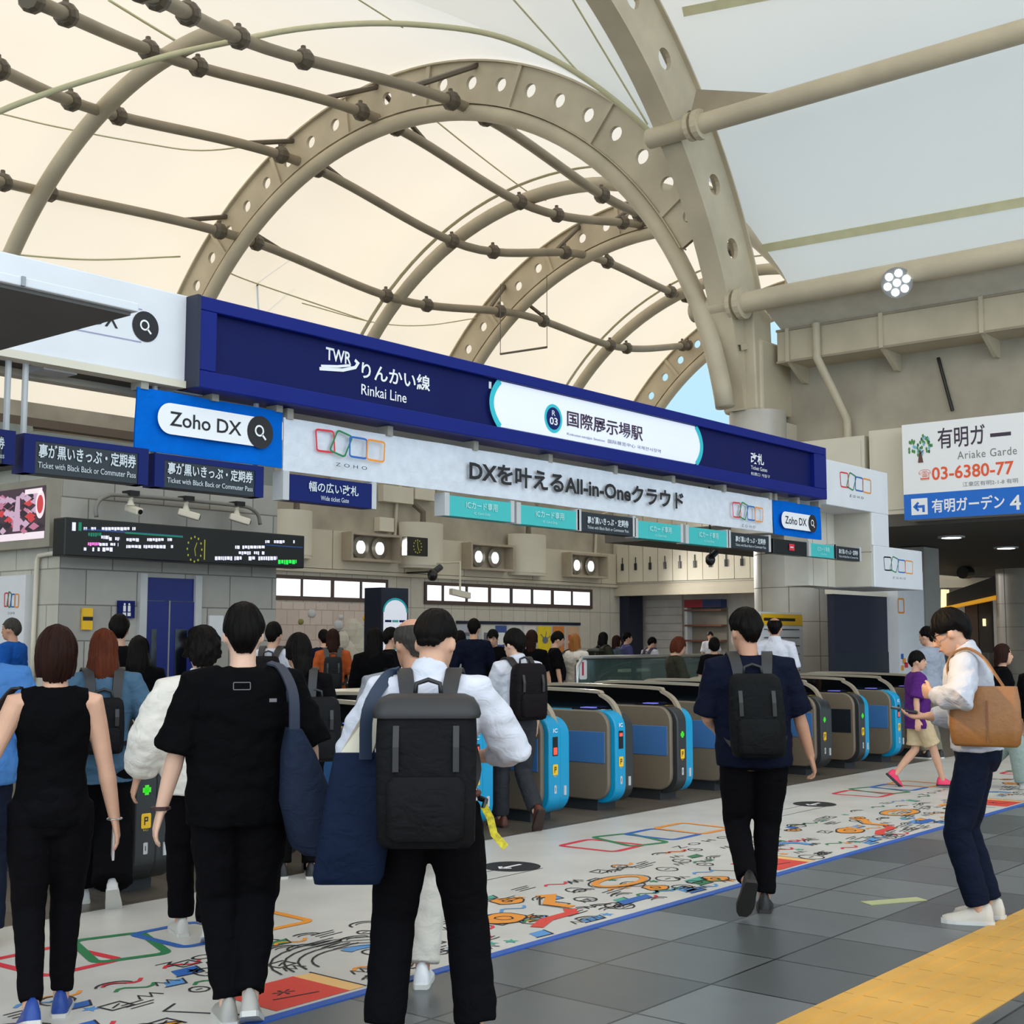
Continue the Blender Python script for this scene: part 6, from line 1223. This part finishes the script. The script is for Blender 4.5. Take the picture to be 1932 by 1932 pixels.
MB().ribbon([S_ @ V((-.262, -.09, .975 + .045 * k)) for k in range(6)], V((0, 1, 0)), .008, .004).build('seam', mat('tan_dark', (120, 74, 36), .5), o, local=True)
for dy in (.0,):
    pts = [(-.215, .05, 1.25), (-.20, .10, 1.34), (-.15, .085, 1.43), (-.125, .0, 1.475), (-.14, -.08, 1.43), (-.20, -.14, 1.34), (-.215, -.19, 1.25)]
    for dx in (0, .03): MB().ribbon([S_ @ V((a + dx, b + .02 * max(0, c - 1.2) / .27, c)) for a, b, c in catm2(pts)], V((1, 0, .3)), .022, .008).build('strap', tanm, o, local=True, smooth=40)
# -- middle distance
R6 = person(1728, 13.9, 1228, -72, 'child in a purple T-shirt and beige shorts with pink trainers', 'walkL', hair=('k', .02, -.02, -.08), hvol=.012, top=dict(c=purp, sl=.95, hem=.74, loose=.035, flare=.095, box=1.05), bot=dict(c=beig, th=.115, kn=.1, hem=.115, len=-.12), shoes=(228, 52, 96), sole=(40, 36, 42), vox=.010, P_=dict(lf=(-.05, -.30, .17, 42), rf=(.05, .28, .085, 0)), head=(0, -20), skin=0)
person(1752, 17.2, 1182, 50, 'man in a blue grey shirt standing behind the child in purple', 'stand', top=dict(c=cloth('blue_grey', (150, 158, 172)), sl=1.6, hem=.86), bot=dict(c=khk), vox=.013, hvol=.012, head=(6, 10))
R8 = person(1890, 13.8, 1215, -78, 'woman with brown hair and wide sage trousers mostly behind the man in glasses', 'walkL', hair=('b', .03, -.10, -.16, .05), top=dict(c=blk, sl=.9), bot=dict(c=mint, th=.11, kn=.11, hem=.13), shoes=(206, 206, 204), vox=.012)
person(1955, 12.6, 1222, -40, 'person in black cut off by the right edge of the picture', 'stand', hair=('k', .03, -.1, -.2, .05), top=dict(c=blk, sl=1.7), bot=dict(c=blk2), vox=.013)
R10 = person(-42, 6.7, 1160, 5, 'person in a blue shirt and dark jeans cut off by the left edge', 'stand', top=dict(c=blu, sl=1.6, hem=.84, loose=.045, flare=.1), bot=dict(c=jeans, th=.105, kn=.09, hem=.085), shoes=(40, 40, 42), vox=.010, wid=1.12, P_=dict(rh=(.26, .20, 1.0)))
person(22, 15.5, 1167, 62, 'grey haired man in glasses and a cobalt jacket at the far left', 'stand', hair=('g', .06, .0, -.07), top=dict(c=blu2, sl=1.8, loose=.03), bot=dict(c=char), vox=.012, skin=1)
R12 = person(196, 7.8, 1187, 4, 'woman with long auburn hair in a denim shirt and wide black trousers', 'walkR', hair=('r', .03, -.25, -.30, .10), hvol=.008, top=dict(c=denim, sl=1.35, hem=.76, loose=.03, hemflare=.03), bot=dict(c=blk2, th=.108, kn=.11, hem=.125), shoes=(206, 204, 202), vox=.010, P_=dict(lf=(-.07, .16, .085, 0), rf=(.08, -.18, .15, 45), rh=(.30, .20, 1.0)))
backpack(R12, 'small black backpack on the woman in the denim shirt', (26, 26, 28), .24, .34, .12, 1.12, -.15, flap=False)
person(224, 11.5, 1160, 8, 'dark haired man in a black shirt left of the blue door', 'stand', hvol=.012, top=dict(c=blk2), bot=dict(c=blk), vox=.013)
person(262, 10.9, 1200, 6, 'woman with very long black hair in front of the blue door', 'stand', hair=('k', .03, -.38, -.42, .14), top=dict(c=blk, sl=1.6), bot=dict(c=blk2), vox=.013)
R15 = person(383, 6.95, 1187, 6, 'curly haired person in a white balloon sleeved shirt', 'walkR', hair=('k', .03, -.035, -.09, .05, 1.0), hvol=.026, top=dict(c=crm, sl=1.9, hem=.80, loose=.035, puff=.028, collar=True, wr=.013), bot=dict(c=blk2, th=.096, kn=.08, hem=.072), shoes=(200, 196, 188), vox=.010, P_=dict(lf=(-.07, .14, .085, 0), rf=(.05, -.12, .11, 22), lh=(-.34, .02, .88)), wid=1.08)
R16 = person(566, 8.7, 1195, 4, 'black haired woman in black with a ponytail, right of the black T-shirt man', 'stand', hair=('k', .03, -.06, -.26, .0), top=dict(c=blk2, sl=1.6), bot=dict(c=blk), vox=.012, P_=dict(lh=(-.2, .2, 1.05)), head=(0, 25))
backpack(R16, 'large black backpack slung low on the ponytailed woman', (26, 27, 29), .34, .44, .20, 1.05, -.13, flap=False, x0=.10)
R17 = person(784, 6.1, 1163, 2, 'balding man in a grey shirt and cream trousers just ahead of the backpack man', 'walkR', hair=('g', .06, -.005, -.075), bald=.075, top=dict(c=gry, sl=.9, hem=.86, loose=.028, collar=False), bot=dict(c=cloth('cream_trousers', (204, 198, 188), .8, .2), th=.10, kn=.086, hem=.078), shoes=(224, 224, 226), vox=.009, skin=1, P_=dict(lf=(-.07, .1, .085, 0), rf=(.04, -.06, .085, 0)), head=(6, 24), wid=1.12, fat=1.1)
o = carried(R17, 'sling_bag', 'small black sling bag on the balding man, its strap on his left shoulder', 'bag'); T_, S_ = R17['T'], R17['S']
MB().ribbon([S_ @ T_(p) for p in catm2([(-.10, .12, 1.30), (-.12, .05, 1.43), (-.11, -.05, 1.455), (-.08, -.13, 1.36), (-.03, -.155, 1.22), (.03, -.15, 1.12)])], V((1, 0, 0)), .06, .012).build('strap', blk2, o, local=True); MB().loft([[S_ @ T_((.06 + x, -.20 + y, z)) for x, y in rsq(0, 0, .12 * a, .05 * a, .045 * a, 0, 4)] for z, a in ((.98, .8), (1.0, 1), (1.14, 1), (1.18, .8))]).build('bag_body', blk2, o, local=True, smooth=50)
R18 = person(975, 10.9, 1187, 28, 'man in a white shirt and grey trousers tapping through a gate with a black backpack', 'walkR', hair=('k', .03, -.02, -.085), hvol=.016, top=dict(c=wht, sl=.95, hem=.94, loose=.022, flare=.08, collar=True), bot=dict(c=char, th=.100, kn=.078, hem=.07), shoes=(92, 46, 32), sole=(50, 30, 24), vox=.009, skin=2, P_=dict(lf=(-.07, .16, .085, 0), rf=(.06, -.24, .18, 55), lh=(-.14, .36, 1.02)), head=(6, 20))
backpack(R18, 'black backpack on the man tapping through the gate', (24, 20, 22), .31, .48, .17, 1.18, -.13, flap=False)
R31 = person(1462, 16.2, 1163, -4, 'balding man in a white shirt half hidden by the navy shirted man', 'stand', h=1.80, hair=('k', .05, -.005, -.075), bald=.085, top=dict(c=wht, sl=.9, collar=True), bot=dict(c=char), vox=.011, skin=1)
# -- far hall
FARG = 'people in the hall beyond the gates'
def far(u, d, vt, face, lab, hair=('k', .03, -.02, -.08), pose='stand', top=blk, bot=blk2, sl=.9, **kw):
    return person(u, d, vt, face, lab, pose, hair=hair, top=dict(c=top, sl=sl), bot=bot if isinstance(bot, dict) else dict(c=bot), vox=.016, group=FARG, **kw)
F = far(516, 13.5, 1174, -20, 'man in a white T-shirt with a black backpack left of the mural', top=wht, hvol=.01); backpack(F, 'black backpack on the man in the white T-shirt near the mural', (26, 24, 26), .28, .42, .15, 1.16, -.13, flap=False)
F = far(628, 17, 1187, 2, 'woman in a rust orange top with a dark backpack in front of the mural', ('b', .03, -.1, -.2, .05), top=oran, bot=dict(kind='skirt', c=blk, len=.35, hem=.22)); backpack(F, 'dark grey backpack on the woman in the rust top', (34, 36, 38), .24, .42, .14, 1.14, -.13, flap=False)
far(611, 19.5, 1188, 10, 'person in a dark navy top beside the woman in rust', top=nvy, sl=1.7)
far(706, 14.4, 1185, -14, 'woman with long black hair in a black dress near the information pillar', ('k', .03, -.34, -.40, .08), top=blk, sl=1.7, bot=dict(kind='skirt', c=blk, len=.45, hem=.25))
far(737, 15.8, 1184, -70, 'person in black facing right in front of the information pillar', top=blk2, sl=1.7, hvol=.01)
far(868, 19, 1190, 10, 'person in white just left of the dark suited man', ('k', .03, -.06, -.1), top=wht)
far(894, 18.5, 1168, -12, 'tall man in a dark navy suit walking away beyond the gates', ('k', .04, -.01, -.08), 'walkR', top=nvy, sl=1.9, bot=jeans, hvol=.012)
far(931, 19.5, 1186, 165, 'clerk in a black waistcoat behind the service counter', top=blk2, sl=.9, head=(18, 0))
F = far(1003, 18.5, 1189, -8, 'woman in black with a long brown ponytail left of the yellow poster', ('b', .03, -.05, -.30, .0), top=blk, sl=.9)
far(1048, 20, 1190, -80, 'man in a black T-shirt and grey trousers facing right by the orange poster', top=blk2, bot=char, head=(14, 0))
F = far(1085, 20.5, 1196, -20, 'woman with blond hair in a cream top with a dark bag by the posters', ('y', .03, -.12, -.16, .05), top=crm, sl=1.6)
tote(F, 'dark bag on the blond woman by the posters', (34, 30, 40), -1, 1.30, .95, .30, .14, y=-.08, x=.20)
F = far(1138, 25.5, 1193, -45, 'long haired person with a dark backpack behind the glass balustrade', ('k', .03, -.12, -.2, .08), top=olive, sl=1.6); backpack(F, 'bulky dark backpack above the glass balustrade', (36, 38, 34), .32, .44, .18, 1.18, -.13)
far(1163, 27, 1199, -60, 'woman with dark hair in a slate top next to the dark backpack', ('b', .03, -.12, -.18, .05), top=slate, sl=1.6)
far(1183, 27.5, 1192, -70, 'man in a violet blue jacket in front of the navy pillar', top=viol, sl=1.8, hvol=.01)
F = far(1227, 27, 1201, -40, 'person in a white T-shirt with dark straps behind the balustrade', top=wht, head=(16, -20)); backpack(F, 'dark purple backpack on the person behind the balustrade', (48, 34, 56), .24, .36, .12, 1.16, -.13, flap=False)
far(1274, 16.8, 1200, -70, 'woman with reddish brown hair in an olive T-shirt leaning at the gates', ('r', .02, -.10, -.12, .08), top=olive, hvol=.014, P_=dict(lh=(-.2, .28, 1.0), rh=(.16, .30, 1.08)), head=(18, 0), wid=1.08)
far(1340, 39, 1192, 178, 'far person in a white shirt and white shorts facing the camera by the kiosk', top=wht, bot=dict(c=lgr, len=-.05, hem=.1), P_=dict(lh=(-.22, .05, .98)))
far(1347, 19.5, 1203, 10, 'dark haired person in black left of the navy T-shirt man', ('k', .03, -.06, -.1, .05), top=blk2, hvol=.014)
